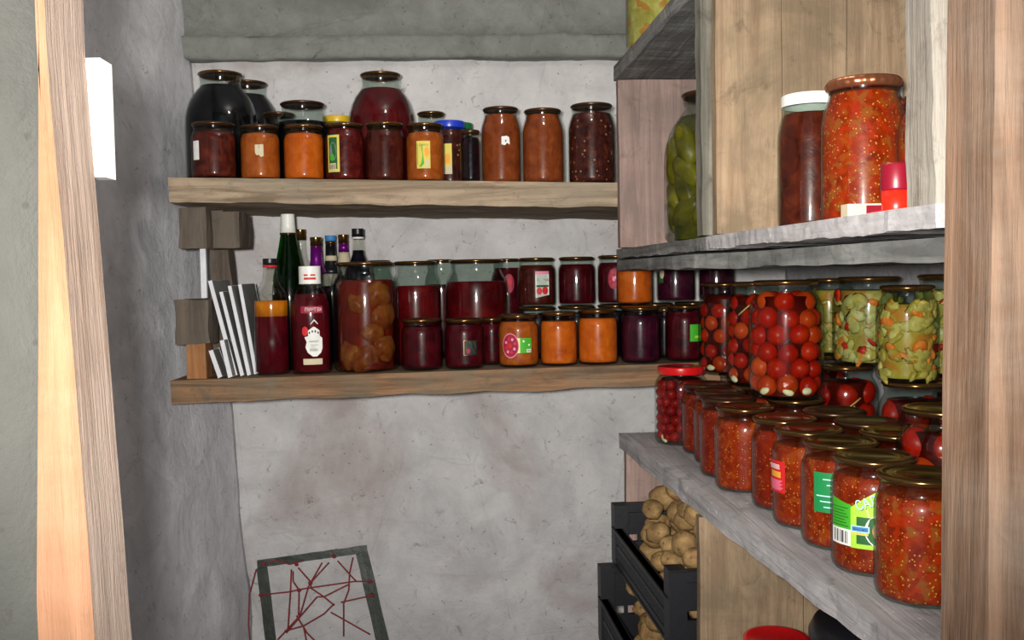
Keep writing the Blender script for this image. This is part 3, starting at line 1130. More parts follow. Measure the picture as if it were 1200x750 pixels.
# front row, left to right after the bottles
Q(430, 78, 307, 2.01, 'pear_compote', 'biggest jar on lower shelf, red compote with yellow pears', 'litre', group=GM, fill=.83, core=.0565, extra=pears)
Q(495, 49, 373, 1.985, 'cherry_jam', 'small cherry-red jam jar right of the pear compote jar', group=GM, fill=.84)
Q(545, 48, 373, 1.985, 'cherry_jam', 'red jam jar with dark green label on lower shelf', extra=labgreen, group=GM, fill=.88)
Q(577, 30, 372, 2.045, 'cherry_jam', 'dark red jar squeezed behind the orange labelled one', group=GM, fill=.86)
Q(608, 49, 368, 1.985, 'carrot', 'orange jar with round crimson fruit and green label', extra=pomegranate, group=GM, fill=.86)
Q(655, 45, 365, 1.985, 'apricot', 'unlabelled orange jar right of the fruit-labelled one', group=GM, fill=.82)
Q(701, 48, 362, 1.985, 'apricot', 'unlabelled orange jar nearest the middle of the lower shelf, beside dark purple jam', group=GM, fill=.83)
Q(751, 47, 359, 1.985, 'purple_jam', 'unlabelled dark purple jam jar in lower front row', group=GM, fill=.84)
Q(803, 46, 357, 1.985, 'cherry_jam', 'red jar with green label edge beside the pickled tomatoes', extra=lab_green_edge, group=GM, fill=.88)
Q(779, 22, 361, 2.045, 'berry_dark', 'dark jar in the gap behind the purple and green-labelled jars', group=GM, fill=.84)
# second row
Q(447, 30, 305, 2.31, 'red_compote', 'jar behind the pear compote with only its lid edge showing', 'litre', group=GR, fill=.8, lid=('rolled', 'gold_dark'))
Q(489, 58, 306, 2.105, 'red_compote', 'red compote jar with clear neck just right of the pears', 'litre', group=GR, fill=.76)
Q(519, 40, 304, 2.29, 'cherry_jam', 'tall narrow jar with empty neck between two red compotes', 'litre', group=GR, fill=.74)
Q(560, 74, 304, 2.16, 'red_compote', 'widest red compote jar behind the green-labelled jam', 'litre', group=GR, fill=.78)
Q(596, 40, 303, 2.29, 'cherry_jam', 'dark jar with round red sticker behind the widest compote', 'litre', group=GR, fill=.9, extra=lab_red_round)
lower = []
spots = [(630, 46), (676, 46), (722, 45), (768, 45), (812, 44), (857, 42)]
for i, (px, w) in enumerate(spots):
    lower.append(Q(px, w, 361 - i * 1.0, 2.16, 'berry_dark',
                   ['dark jar hidden low under the tomato-labelled jar', 'dark jar low under the unlabelled cherry jar', 'dark jar low under the crimson-flower labelled jar',
                    'dark jar low under the orange upper jar', 'dark jar low under the purple upper jars', 'dark jar low at the far right of lower shelf'][i],
                   group='jars under the stacked ones on the lower shelf', fill=.86, h=.1135))
up = [(629, 45, 302, 'brown_jam', 'stacked dark jar with white label of two tomatoes', labtom),
      (676, 44, 301, 'cherry_jam', 'unlabelled stacked cherry-red jar right of tomato-labelled one', None),
      (722, 44, 299, 'cherry_jam', 'stacked dark jar with crimson flower and lime label', lab_small_pom),
      ]
GS = 'stacked jars of the upper row on the lower shelf'
for i, (px, w, yt, m, lb, ex) in enumerate(up):
    Q(px, w, yt, 2.16, m, lb, base=top_of(lower[i]) + .0004, extra=ex, group=GS, fill=.84)
Q(744, 43, 303, 2.075, 'apricot', 'orange jar whose top hides under the grey cupboard board', base=zt_mid(.37) + .1145 + .0006, group=GS, fill=.86)
sup = Q(746, 43, 361, 2.075, 'berry_dark', 'dark jar low beneath the orange stacked jar', group='jars under the stacked ones on the lower shelf', fill=.86, h=.1140)
Q(792, 45, 303, 2.16, 'purple_jam', 'stacked purple jar with bright streak under the grey board', base=top_of(lower[4]) + .0004, extra=lab_daisy, group=GS, fill=.88)
Q(840, 42, 303, 2.165, 'purple_jam', 'stacked purple jar next to pickled tomatoes', base=top_of(lower[5]) + .0004, group=GS, fill=.88)

# ------------------------------------------------------------------ bottles
def bottle(px, d, w, ytop, name, label, prof, parts, ybase=None, cat='bottle', extra=None, glass='glass_clear', group='bottles at the left of the lower shelf'):
    """prof: (r, z) fractions of body radius and height; parts: (name, z0, z1, material, inset, closed)"""
    X = put(px, d, H - .19)
    for _ in range(3):
        zb = zt_mid(X) + .0008
        X = put(px, d, zb)
    r = w * .5 / FPX * math.hypot(d, X) * .985
    h = at(proj((X, d, zb))[0], ytop, d).z - zb
    t = thing(name, label, cat, (X, d, zb), group)
    bm = bmesh.new()
    lathe(bm, [(a * r, b * h) for a, b in prof], seg=36)
    link('glass_body', bm, glass, t, True)
    for nm, z0, z1, m, off, lab in parts:
        P = [(interp(prof, z0) * r + off, z0 * h)] if z0 > .004 else []
        if z0 <= .004: P = [(prof[1][0] * r + off, .004)]
        for a, b in prof:
            if z0 < b < z1: P.append((a * r + off, max(b * h, .005)))
        P.append((interp(prof, min(z1, prof[-1][1])) * r + off, z1 * h))
        P = [(0, P[0][1])] + P + [(0, P[-1][1] + .0004)]
        bm = bmesh.new()
        lathe(bm, P, seg=36)
        o = link(nm, bm, m, t, True)
        if lab: o['label'] = lab
    if extra: extra(t, r, h, math.atan2(-d, -X))
    return t


WINE = [(0, .004), (.8, .004), (.93, 0), (1, .02), (1, .55), (.97, .62), (.85, .68), (.62, .73), (.45, .77), (.38, .83), (.34, .97), (.36, .975), (.36, .995)]
KETCH = [(0, .004), (.8, .004), (.93, 0), (1, .02), (1, .58), (.96, .65), (.84, .72), (.66, .78), (.52, .82), (.46, .845), (.46, .995)]
SLOPE = [(0, .004), (.8, .004), (.93, 0), (1, .02), (1, .46), (.98, .52), (.90, .60), (.72, .70), (.54, .80), (.42, .88), (.38, .93), (.36, .995)]
VODKA = [(0, .004), (.8, .004), (.93, 0), (1, .02), (1, .60), (.97, .66), (.86, .71), (.62, .76), (.46, .81), (.40, .88), (.36, .97), (.36, .995)]


def ketchup(t, r, h, a):
    L = Label(r, a)
    L.rect(-.020, .024, .565 * h, .63 * h, 'ink_crimson')
    L.text('КЕТЧУП', .005, .597 * h, .0098, 'paper_white', mirror=True, width=.032)
    L.poly([(-.001, .47 * h), (.006, .51 * h), (.013, .47 * h), (.013, .46 * h), (.006, .495 * h), (-.001, .46 * h)], 'paper_white')
    L.disc(-.012, .40 * h, .006, .045 * h, 'ink_red', 14)
    L.rect(-.006, .016, .32 * h, .405 * h, 'paper_white', top=lambda f: (.405 + .04 * (1 - abs(2 * f - 1))) * h)
    for i in range(4): L.disc(-.0035 + i * .0055, (.385 + (.012 if i in (1, 2) else 0)) * h, .0016, .012 * h, 'ink_black', 8)
    L.poly([(-.013, .345 * h), (-.006, .355 * h), (.016, .355 * h), (.021, .335 * h), (.021, .24 * h), (.018, .20 * h), (.010, .165 * h), (.002, .165 * h), (-.007, .20 * h), (-.0115, .25 * h), (-.009, .30 * h)], 'paper_white')
    L.text('Томатный', .005, .305 * h, .0055, 'ink_black', mirror=True, width=.018)
    L.text('соус', .005, .272 * h, .0055, 'ink_grey', mirror=True, width=.013)
    L.text('5555', .004, .225 * h, .0062, 'ink_black', width=.015)
    L.rect(-.016, .020, .09 * h, .145 * h, 'paper')
    L.done(t)


def neckband(t, r, h, a):
    L = Label(r * .46 + .0036, a)
    L.rect(-.012, .012, .875 * h, .895 * h, 'ink_red')
    L.rect(-.012, -.004, .91 * h, .925 * h, 'ink_red')
    L.rect(.001, .011, .91 * h, .925 * h, 'ink_red')
    L.done(t, 'neck_band')
    ketchup(t, r, h, a)


bottle(320, 2.00, 40, 303, 'sauce_bottle', 'flat-shouldered amber and dark red bottle with black cap', VODKA,
       [('dark_layer', 0, .50, 'wine', -.002, None), ('oil_layer', .502, .635, 'oil', -.002, 'amber oily layer'), ('cap', .945, 1.0, 'black', .0015, 'black cap'), ('cap_ring', .925, .942, 'ink_red', .0012, 'red ring')])
bottle(366, 1.995, 46, 312, 'ketchup_bottle', 'red sauce bottle with white shield label and mirrored white lettering', KETCH,
       [('sauce', 0, .74, 'wine', -.002, None), ('cap', .835, 1.0, 'white', .0035, 'white cap sleeve')], extra=neckband)
bottle(342, 2.10, 40, 251, 'champagne_bottle', 'tall green champagne bottle with a white top', SLOPE,
       [('wine', 0, .52, 'wine', -.002, None), ('foil', .88, 1.0, 'white', .0012, 'white foil top'), ('foil_ring', .868, .879, 'gold', .0016, 'gold ring')], glass='glass_green')
bottle(356, 2.30, 34, 269, 'clear_bottle', 'clear bottle with gold cap behind the champagne bottle', WINE,
       [('wine', 0, .50, 'wine', -.002, None), ('cap', .92, 1.0, 'gold', .001, 'gold cap')])
bottle(374, 2.17, 34, 278, 'wine_bottle', 'bottle with purple foil neck and gold cap, left one', WINE,
       [('wine', 0, .60, 'berry_dark', -.002, None), ('foil', .72, .93, 'purple_foil', .0008, 'purple foil'), ('cap', .932, 1.0, 'gold', .0014, 'gold cap')])
bottle(391, 2.25, 32, 276, 'wine_bottle', 'dark bottle with blue-grey cap and small white neck label', WINE,
       [('wine', 0, .60, 'dark_liquid', -.002, None), ('foil', .70, .93, 'black', .0008, 'black foil'), ('neck_label', .80, .84, 'paper', .0012, 'white neck label'), ('cap', .932, .955, 'gold', .0014, 'gold cap ring'), ('cap_top', .956, 1.0, 'ink_blue', .0014, 'blue cap')])
bottle(406, 2.335, 32, 275, 'wine_bottle', 'purple-necked bottle with white neck label, right one', WINE,
       [('wine', 0, .60, 'berry_dark', -.002, None), ('foil', .86, .93, 'purple_foil', .0008, 'purple foil'), ('neck_label', .74, .855, 'paper', .001, 'white neck label'), ('cap', .932, 1.0, 'gold', .0014, 'gold cap')])
bottle(423, 2.19, 34, 268, 'clear_bottle', 'clear bottle with black cap and blue-black liquid', VODKA,
       [('liquid', 0, .84, 'dark_liquid', -.002, None), ('cap', .94, 1.0, 'black', .0018, 'black cap'), ('cap_ring', .925, .938, 'white', .0012, 'white ring')])

# ==================================================================== BENCH
GJ = 'jars of tomato relish in the front row on the bench'
B0 = ZBEN + .0006


def J(X, d, label, content='adjika', r=.0445, h=.122, base=None, **k):
    k.setdefault('kind', 'half')
    kind = k.pop('kind')
    return jar(kind, label, content, X=X, d=d, zb=B0 if base is None else base, r=r, h=h, **k)


def lab_j3(t, r, h, a):                      # red label running round the left side
    L = Label(r, a)
    L.rect(-.062, -.029, .36 * h, .68 * h, 'ink_red')
    L.rect(-.058, -.036, .51 * h, .57 * h, 'ink_orange')
    for i in range(9):
        L.rect(-.058, -.036 + .002 * (i % 3), (.385 + i * .012) * h, (.391 + i * .012) * h, 'ink_pink')
    for i in range(4): L.rect(-.057, -.036, (.60 + i * .013) * h, (.606 + i * .013) * h, 'paper_white')
    L.done(t)


def lab_j4(t, r, h, a):                      # emerald label with pale lines
    L = Label(r, a)
    L.rect(-.030, .016, .37 * h, .74 * h, 'ink_emerald')
    L.rect(-.004, .016, .37 * h, .74 * h, 'ink_cyan')
    for i in range(13):
        L.rect(-.026 + .004 * ((i * 7) % 5), .012 - .003 * ((i * 5) % 3), (.39 + i * .026) * h, (.400 + i * .026) * h, 'ink_cyan' if i % 2 else 'ink_emerald')
    L.done(t)


def lab_j5(t, r, h, a):
    L = Label(r, a)
    o = -.016
    z0, z1 = .26 * h, .60 * h
    hump = lambda f: (.60 + .20 * math.sin(min(1, f) * PI * .55)) * h
    L.rect(-.034 + o, -.006 + o, z0, .60 * h, 'ink_green', top=lambda f: (.66 - .05 * f) * h)
    L.rect(-.034 + o, -.006 + o, z0, .40 * h, 'paper_white')
    for i, wdt in enumerate((.0012, .0006, .0016, .0006, .0010, .0020, .0006, .0012, .0007)):
        L.rect(-.030 + o + i * .0024, -.030 + o + i * .0024 + wdt, .28 * h, .385 * h, 'ink_black')
    for i in range(7):
        L.rect(-.030 + o + .0015 * (i % 2), -.009 + o - .002 * (i % 3), (.425 + i * .026) * h, (.433 + i * .026) * h, 'ink_dgreen')
    L.rect(-.006 + o, .044 + o, z0, .6 * h, 'ink_lime', top=hump)
    L.poly([(-.002 + o, .52 * h), (.010 + o, .60 * h), (.024 + o, .645 * h), (.043 + o, .66 * h), (.043 + o, .58 * h), (.012 + o, .52 * h)], 'ink_pale')
    L.text('САЛАТ', .016 + o, .665 * h, .0145, 'ink_dgreen', rot=.42, width=.034)
    L.text('САЛАТ', .0155 + o, .670 * h, .0140, 'ink_cyan', rot=.42, width=.034)
    L.rect(.000 + o, .022 + o, .30 * h, .53 * h, 'ink_dgreen')
    L.disc(.024 + o, .42 * h, .0165, .145 * h, 'paper_white', 28)
    L.disc(.026 + o, .42 * h, .0115, .100 * h, 'ink_orange', 24)
    L.disc(.030 + o, .44 * h, .005, .04 * h, 'paper_yellow', 12)
    L.rect(-.005 + o, .012 + o, .40 * h, .455 * h, 'ink_cyan')
    L.rect(-.004 + o, .011 + o, .408 * h, .447 * h, 'ink_blue')
    L.rect(-.004 + o, .011 + o, .378 * h, .398 * h, 'paper_yellow')
    L.text('вкусно', .0035 + o, .427 * h, .0042, 'ink_black', width=.012)
    L.done(t)


NAMES = ['sixth relish jar back from the labelled ones, beside the red-lidded jar', 'unlabelled relish jar second behind the red-lidded jar', 'relish jar just behind the widest-showing unlabelled one']
J(.430, 1.700, 'farthest orange-red relish jar touching the red-lidded jar', 'adjika_red', group=GJ, fill=.84, lid=('rolled', 'gold_dark'))
J(.428, 1.602, 'relish jar second behind the red-lidded jar', 'adjika_red', group=GJ, fill=.84, lid=('rolled', 'gold_dark'))
J(.414, 1.505, 'relish jar just behind the widest unlabelled seedy one', 'adjika_red', group=GJ, fill=.84, lid=('rolled', 'gold_dark'))
J(.412, 1.405, 'unlabelled seedy relish jar showing whole in mid bench', 'adjika', group=GJ, fill=.83)
J(.432, 1.290, 'relish jar without label left of the red-labelled one', 'adjika_red', group=GJ, fill=.86)
J(.431, 1.197, 'relish jar with a red and yellow label', 'adjika', group=GJ, fill=.83, extra=lab_j3)
J(.435, 1.104, 'relish jar with emerald label of pale lettering', 'adjika', group=GJ, fill=.83, extra=lab_j4)
J(.4345, 1.010, 'relish jar with large green and lime picture label', 'adjika', group=GJ, fill=.83, extra=lab_j5)
J(.441, .915, 'nearest relish jar, cut by the doorway edge', 'lecho', group=GJ, fill=.83)
# red-lidded jar of small tomatoes
BALL = {}


def ball_mesh(key, r, mat, squash=(1, 1, 1), amp=.06, sub=3):
    if key not in BALL:
        bm = bmesh.new()
        blob(bm, (0, 0, 0), (r * squash[0], r * squash[1], r * squash[2]), sub, amp, len(BALL) + 1)
        me = bpy.data.meshes.new(key)
        bm.to_mesh(me); bm.free()
        me.materials.append(M[mat])
        me.polygons.foreach_set('use_smooth', [True] * len(me.polygons))
        BALL[key] = me
    return BALL[key]


def packed(kind, rt, mats, name, zfill, step=None, sq=(1, 1, 1), seed=0, garlic=0, strips=0):
    def f(t, r, h, a):
        rnd = random.Random(seed)
        step_ = step or rt * 1.60 * sq[2]
        P = [(q * r, z * h) for q, z in PROF[kind]]
        z = rt * sq[2] + .005
        k = 0
        while z < zfill * h:
            R = interp(P[1:], min(z + rt * .4, h * .95)) - .0026 - rt
            n = int(PI / math.asin(min(1, rt * .97 / R)))
            for i in range(n):
                aa = 2 * PI * (i + (k % 2) * .5) / n + rnd.uniform(-.06, .06)
                m = ball_mesh('%s%d%s' % (name, int(rt * 1e4), mats[0]), rt, mats[0], sq) if rnd.random() < .75 or len(mats) < 2 else ball_mesh('%s%d%s' % (name, int(rt * 1e4), mats[1]), rt, mats[1], sq)
                o = bpy.data.objects.new(name, m)
                C.objects.link(o)
                o.parent = t
                s = rnd.uniform(.93, 1.06)
                o.scale = (s, s, s)
                o.location = (R * math.cos(aa), R * math.sin(aa), z + rnd.uniform(-.15, .15) * rt)
                o.rotation_euler = (rnd.uniform(-.3, .3), rnd.uniform(-.3, .3), rnd.uniform(0, 6))
            z += step_
            k += 1
        for i in range(garlic):
            aa = a + (-1.0 + 2.0 * i / max(1, garlic - 1)) * .8 + rnd.uniform(-.2, .2)
            bm = bmesh.new()
            blob(bm, ((r - .006) * math.cos(aa), (r - .006) * math.sin(aa), .011 + rnd.uniform(0, .004)), (.0040, .0085, .0055), 2, .2, i, rot=Matrix.Rotation(aa, 3, 'Z') @ Matrix.Rotation(rnd.uniform(-.8, .8), 3, 'X'))
            link('garlic_clove', bm, 'garlic', t, True)
        for i in range(strips):
            aa = a + rnd.uniform(-.7, .5)
            zz = rnd.uniform(.35, .75) * h
            pts = [((r - .0035) * math.cos(aa + q * .16), (r - .0035) * math.sin(aa + q * .16), zz + q * .006 * (1 if i % 2 else -2.4)) for q in range(4)]
            bm = bmesh.new()
            tube(bm, pts, .0013)
            link('dill_stalk', bm, 'onion_strip', t, True)
    return f


Xr = put(800, 1.800, B0)
jar('litre', 'jar of small red tomatoes with a bright red twist lid', 'brine_red', X=Xr - .002, d=1.800, zb=B0, r=.0495, h=.143, fill=.84, core=.036,
    lid=('twist', 'red_lid'), lidlabel='bright red lid', extra=packed('litre', .0098, ['berry_red'], 'small_tomato', .78, garlic=1), group='jars at the far end of the bench', name='tomato_jar')

# second row on the bench; three of them carry the tomato jars
G2 = 'second row of jars on the bench'
s1 = J(.535, 1.850, 'relish jar at far end of bench, under farthest tomato jar', 'adjika_red', group=G2, fill=.84)
s2 = J(.513, 1.655, 'relish jar under the middle tomato jar', 'adjika_red', group=G2, fill=.84)
s3 = J(.508, 1.465, 'relish jar under the nearest and biggest tomato jar', 'adjika_red', group=G2, fill=.84, r=.046, h=.124)
J(.521, 1.345, 'second-row relish jar in front of the biggest tomato jar', 'adjika_red', group=G2, fill=.84, lid=('rolled', 'gold_dark'))
J(.5265, 1.245, 'second-row relish jar behind the red-labelled jar', 'adjika_red', group=G2, fill=.84, lid=('rolled', 'gold_dark'))
J(.523, 1.155, 'second-row relish jar behind the emerald-labelled jar', 'adjika_red', group=G2, fill=.84)
J(.5340, .960, 'second-row jar behind the nearest one, half cut by doorway edge', 'adjika_red', group=G2, fill=.84, lid=('rolled', 'gold_dark'))
G3 = 'litre jars of plum tomatoes on the bench'
plum = lambda seed, st=2: packed('litre', .0160, ['tomato', 'tomato_orange'], 'plum_tomato', .84, sq=(1, 1, 1.25), seed=seed, strips=st)
l1 = J(.5340, 1.062, 'litre jar of plum tomatoes near the doorway edge', 'brine_red', kind='litre', r=.0485, h=.163, group=G3, fill=.84, core=.036, extra=plum(1), name='tomato_jar')
l2 = J(.612, 1.530, 'litre jar of plum tomatoes with straw-coloured stalks, under mixed salad', 'brine_red', kind='litre', r=.050, h=.166, group=G3, fill=.84, core=.036, extra=plum(2, 3), name='tomato_jar')
l3 = J(.612, 1.290, 'litre jar of plum tomatoes under the yellow salad jar', 'brine_red', kind='litre', r=.050, h=.166, group=G3, fill=.84, core=.036, extra=plum(3), name='tomato_jar')
l4 = J(.700, 1.340, 'litre jar of plum tomatoes deepest on the right under a salad jar', 'brine_red', kind='litre', r=.040, h=.166, group=G3, fill=.84, core=.030, extra=plum(4, 0), name='tomato_jar')
l5 = J(.640, 1.720, 'litre jar of tomatoes deep at the back under narrow salad jar', 'brine_red', kind='litre', r=.050, h=.166, group=G3, fill=.84, core=.036, extra=plum(5, 0), name='tomato_jar')

GTJ = 'jars of round pickled tomatoes stacked on relish jars'
cher = lambda seed, gl, rt=.0165, st=0: packed('litre', rt, ['tomato', 'tomato_orange'], 'cherry_tomato', .84, seed=seed, garlic=gl, strips=st)


def ST(sup, px, w, yt, label, content, **k):
    X, d = k.pop('X', None), sup.location.y + k.pop('dd', 0)
    zb = top_of(sup) + .0004
    if X is None: X = put(px, d, zb)
    return jar('litre', label, content, X=X, d=d, zb=zb, w=w, ytop=yt, **k)


ST(s1, 850, 62, 331, 'farthest jar of round pickled tomatoes, next to purple jar', 'brine_red', core=.040, fill=.86, extra=cher(11, 1, .0158), group=GTJ, name='tomato_jar')
ST(s2, 885, 66, 330, 'middle jar of round pickled tomatoes with pale dill stalks', 'brine_red', core=.037, fill=.86, extra=cher(12, 1, .0150, 3), group=GTJ, name='tomato_jar')
ST(s3, 921, 84, 328, 'biggest and nearest jar of round pickled tomatoes', 'brine_red', core=.038, fill=.86, extra=cher(13, 3, .0158), group=GTJ, name='tomato_jar')


def chunks(mats, n, seed, name='vegetable_piece', sz=.010):
    def f(t, r, h, a):
        rnd = random.Random(seed)
        for i in range(n):
            aa = a + rnd.uniform(-1.5, 1.5)
            z = rnd.uniform(.06, .80) * h
            R = r - .0068
            m = mats[i % len(mats)]
            bm = bmesh.new()
            s = sz * rnd.uniform(.6, 1.2)
            blob(bm, (R * math.cos(aa), R * math.sin(aa), z), (.0040, s, s * rnd.uniform(.35, .9)), 2, .5, i + seed, rot=Matrix.Rotation(aa, 3, 'Z') @ Matrix.Rotation(rnd.uniform(-1.2, 1.2), 3, 'X'))
            link(name, bm, m, t, True)
    return f


GV = 'jars of vegetable salad in the upper layer'
ST(l5, 972, 60, 326, 'narrow-showing salad jar between tomatoes and mixed salad', 'salad_yellow', fill=.84, core=.030, extra=chunks(['squash_piece', 'carrot_piece', 'cabbage', 'squash_piece'], 60, 3), group=GV, name='salad_jar')
ST(l2, 1018, 78, 324, 'salad jar of white cabbage, green and red pepper pieces', 'salad', fill=.84, core=.0425, extra=chunks(['cabbage', 'squash_piece', 'pepper', 'squash_piece', 'cabbage', 'carrot_piece', 'squash_piece', 'cabbage'], 80, 4, sz=.0125), group=GV, name='salad_jar')
ST(l3, 1063, 66, 334, 'yellow squash salad jar, lower than its neighbours', 'salad_yellow', fill=.80, core=.0325, extra=chunks(['squash_piece', 'squash_piece', 'carrot_piece', 'salad_yellow', 'salad_yellow', 'squash_piece'], 60, 5, sz=.012), group=GV, name='salad_jar')
ST(l4, 1112, 74, 321, 'salad jar with red tomato pieces cut by the doorway edge', 'salad', fill=.84, core=.034, extra=chunks(['cabbage', 'squash_piece', 'tomato', 'squash_piece', 'cabbage'], 60, 6), group=GV, name='salad_jar')

# ==================================================================== UPPER RIGHT CUPBOARD
U0 = ZUP + .0006


def cucumbers(t, r, h, a):
    rnd = random.Random(3)
    for i in range(20):
        aa = a + (-1.5 + 3.0 * (i % 5) / 4) + rnd.uniform(-.1, .1)
        z = (.20, .33, .47, .60)[i // 5] * h + rnd.uniform(-.012, .012)
        bm = bmesh.new()
        R = r - .0205
        blob(bm, (R * math.cos(aa), R * math.sin(aa), z), (.017, .019, .036), 3, .12, i, rot=Matrix.Rotation(aa, 3, 'Z') @ Matrix.Rotation(rnd.uniform(-1.0, 1.0), 3, 'X'))
        link('cucumber', bm, 'cucumber', t, True)


jar('three', 'three-litre jar of olive-green pickled cucumbers behind the grey post', 'cucumber_brine', X=.404, d=1.56, zb=U0, r=.074, ytop=109, fill=.84, core=.058,
    lid=('rolled', 'gold_dark'), extra=cucumbers, name='cucumber_jar')
X1 = put(1012, 1.06, U0)
jar('tall', 'big jar of chunky orange relish with a crimped copper lid', 'lecho', X=X1, d=1.06, zb=U0, r=.0455, ytop=94, fill=.90, lid=('crimped', 'copper'), lidlabel='crimped copper lid', name='relish_jar')
X2 = put(950, 1.19, U0)
jar('tall', 'dark brown-red relish jar with a white lid', 'dark_relish', X=X2, d=1.19, zb=U0, r=.0395, ytop=112, fill=.86, lid=('twist', 'white'), lidlabel='white lid', name='relish_jar')
jar('tall', 'jar behind the copper-lidded one with just its white lid showing', 'dark_relish', X=put(975, 1.222, U0) + .052, d=1.215, zb=U0, r=.038, ytop=104, fill=.86, lid=('twist', 'white'), lidlabel='white lid', name='relish_jar')
jar('tall', 'jar hidden behind the chalky post with a gold lid edge showing', 'lecho', X=.470, d=.955, zb=U0, r=.034, ytop=112, fill=.86, name='relish_jar')
# three-litre jar on the topmost board
zt = ZT2 + .0006
jar('three', 'pale yellow three-litre jar on topmost board, cut by picture top', 'salad', X=put(778, 1.83, zt), d=1.83, zb=zt, r=.070, h=.235, fill=.86, name='preserve_jar')

# little things in front of the big relish jar
a = at(988, 236, .905); b = at(1036, 252, .905)
bm = bmesh.new()
yy = .895
box(bm, .360, .398, yy, yy + .016, U0, U0 + .0145)
bev(bm, .0006, 1)
for f in bm.faces: f.material_index = 0
t = thing('match_box', 'small cream and maroon box lying before the copper-lidded jar', 'box', (0, 0, 0))
link('box_body', bm, 'paper', t)
bm = bmesh.new(); box(bm, .3775, .3965, yy - .0008, yy - .0002, U0 + .0015, U0 + .013)
link('striking_side', bm, 'maroon', t)['label'] = 'maroon side panel'
t = thing('red_cup', 'bright red plastic cup with a darker top by the chalky post', 'cup', (.383, .845, U0))
bm = bmesh.new()
lathe(bm, [(0, 0), (.010, 0), (.0115, .002), (.0125, .022), (.0115, .022), (.0105, .003), (0, .003)], seg=32)
link('cup_body', bm, 'red_plastic', t, True)
bm = bmesh.new()
lathe(bm, [(0, .0222), (.0125, .0222), (.013, .024), (.0128, .044), (.0115, .046), (0, .046)], seg=32)
link('cup_top', bm, 'maroon', t, True)['label'] = 'dark maroon translucent top'
bm = bmesh.new()
box(bm, .352, .392, .805, .825, U0, U0 + .003)
bev(bm, .0008, 1)
tag(link('red_strip', bm, 'red_plastic'), 'flat red strip lying on the board at foot of chalky post', 'strip')

# ==================================================================== LIGHT SWITCH
t = thing('light_switch', 'white surface light switch box beside the left door jamb', 'switch', (0, 0, 0))
s0 = at(118, 76, .69); s1_ = at(134, 211, .69)
bm = bmesh.new(); box(bm, s0.x - .028, at(131, 76, .69).x, .669, .690, s1_.z, s0.z); bev(bm, .003, 3)
sbx = link('switch_box', bm, 'white', t, False)
bm = bmesh.new(); box(bm, at(131, 76, .69).x - .002, at(133.5, 140, .69).x, .672, .687, s1_.z + .003, at(131, 133, .69).z); bev(bm, .0012, 2)
link('rocker', bm, 'white', sbx, False)
bm = bmesh.new(); box(bm, at(131, 76, .69).x - .002, at(135.5, 190, .69).x, .674, .685, s1_.z + .006, at(131, 178, .69).z); bev(bm, .0012, 2)
link('rocker', bm, 'white', sbx, False)

# ==================================================================== STRING FRAME BY THE BACK WALL
fr = thing('string_frame', 'dark green metal frame laced with red cords leaning on back wall', 'frame', (0, 0, 0))


def fp(px, py):                             # point on the leaning plane of the frame
    Y = 2.30
    for _ in range(6):
        p = at(px, py, Y)
        Y = 2.36 - (.72 - p.z) * .16
    return at(px, py, Y)


def bar(pa, pb, w, name, th=.012):
    a, b = fp(*pa), fp(*pb)
    if name == 'leg':                       # run on down to the floor
        d = (b - a); k = (.004 - a.z) / d.z
        b = a + d * k
    u = (b - a).normalized()
    n = Vector((0, -1, .16)).normalized()
    s = u.cross(n).normalized()
    c = [[[None] * 2 for _ in range(2)] for _ in range(2)]
    for i in (0, 1):
        for j in (0, 1):
            for k in (0, 1):
                c[i][j][k] = (b if i else a) + s * w * (j - .5) + n * th * (k - .5)
    bm = bmesh.new()
    hexa(bm, c, 20, 2, 2, .0012, 3, 30)
    return link(name, bm, 'green_metal', fr)


bar((302, 661), (430, 643), .017, 'top_rail')
bar((307, 665), (317, 750), .023, 'leg')
bar((424, 648), (448, 750), .028, 'leg')
a_, b_ = (330, 880), (475, 870)
bar(a_, b_, .02, 'lower_rail')
cv = lambda pts: [(260 + x / 5, 600 + y / 5) for x, y in pts]
cords = [[(220, 480), (390, 462), (500, 440), (780, 400), (890, 400)], [(410, 330), (405, 450), (390, 680)], [(420, 340), (420, 400), (455, 450), (452, 600)],
         [(450, 320), (520, 400), (525, 440), (600, 490), (660, 540)], [(590, 290), (510, 430), (460, 600), (330, 740)], [(630, 290), (520, 410)], [(680, 280), (760, 370), (790, 400)],
         [(770, 260), (750, 350), (745, 450), (715, 530), (715, 720)], [(740, 420), (600, 490), (560, 490), (380, 700)], [(700, 522), (890, 480)], [(640, 580), (870, 710)],
         [(660, 530), (600, 590), (480, 660), (370, 690)], [(205, 330), (165, 480), (160, 650), (170, 760)], [(480, 660), (500, 760)], [(270, 300), (320, 278), (400, 300), (480, 280)],
         [(440, 600), (500, 700), (560, 760)]]
for cpts in cords:
    pts = []
    cc = cv(cpts)
    for i in range(len(cc) - 1):
        for k in range(5):
            f = k / 5
            pts.append((cc[i][0] + (cc[i + 1][0] - cc[i][0]) * f, cc[i][1] + (cc[i + 1][1] - cc[i][1]) * f))
    pts.append(cc[-1])
    bm = bmesh.new()
    tube(bm, [fp(*p) + Vector((0, -.0085, 0)) for p in pts], .0017)
    link('red_cord', bm, 'cord_red', fr, True)
for q in ((232, 480), (250, 300), (660, 255), (440, 300), (870, 400), (880, 480), (520, 410), (455, 452)):
    x, y = 260 + q[0] / 5, 600 + q[1] / 5
    bm = bmesh.new()
    blob(bm, fp(x, y) + Vector((0, -.008, 0)), (.0050, .0045, .0045), 2, .5, q[0])
    link('knot', bm, 'cord_red', fr, True)

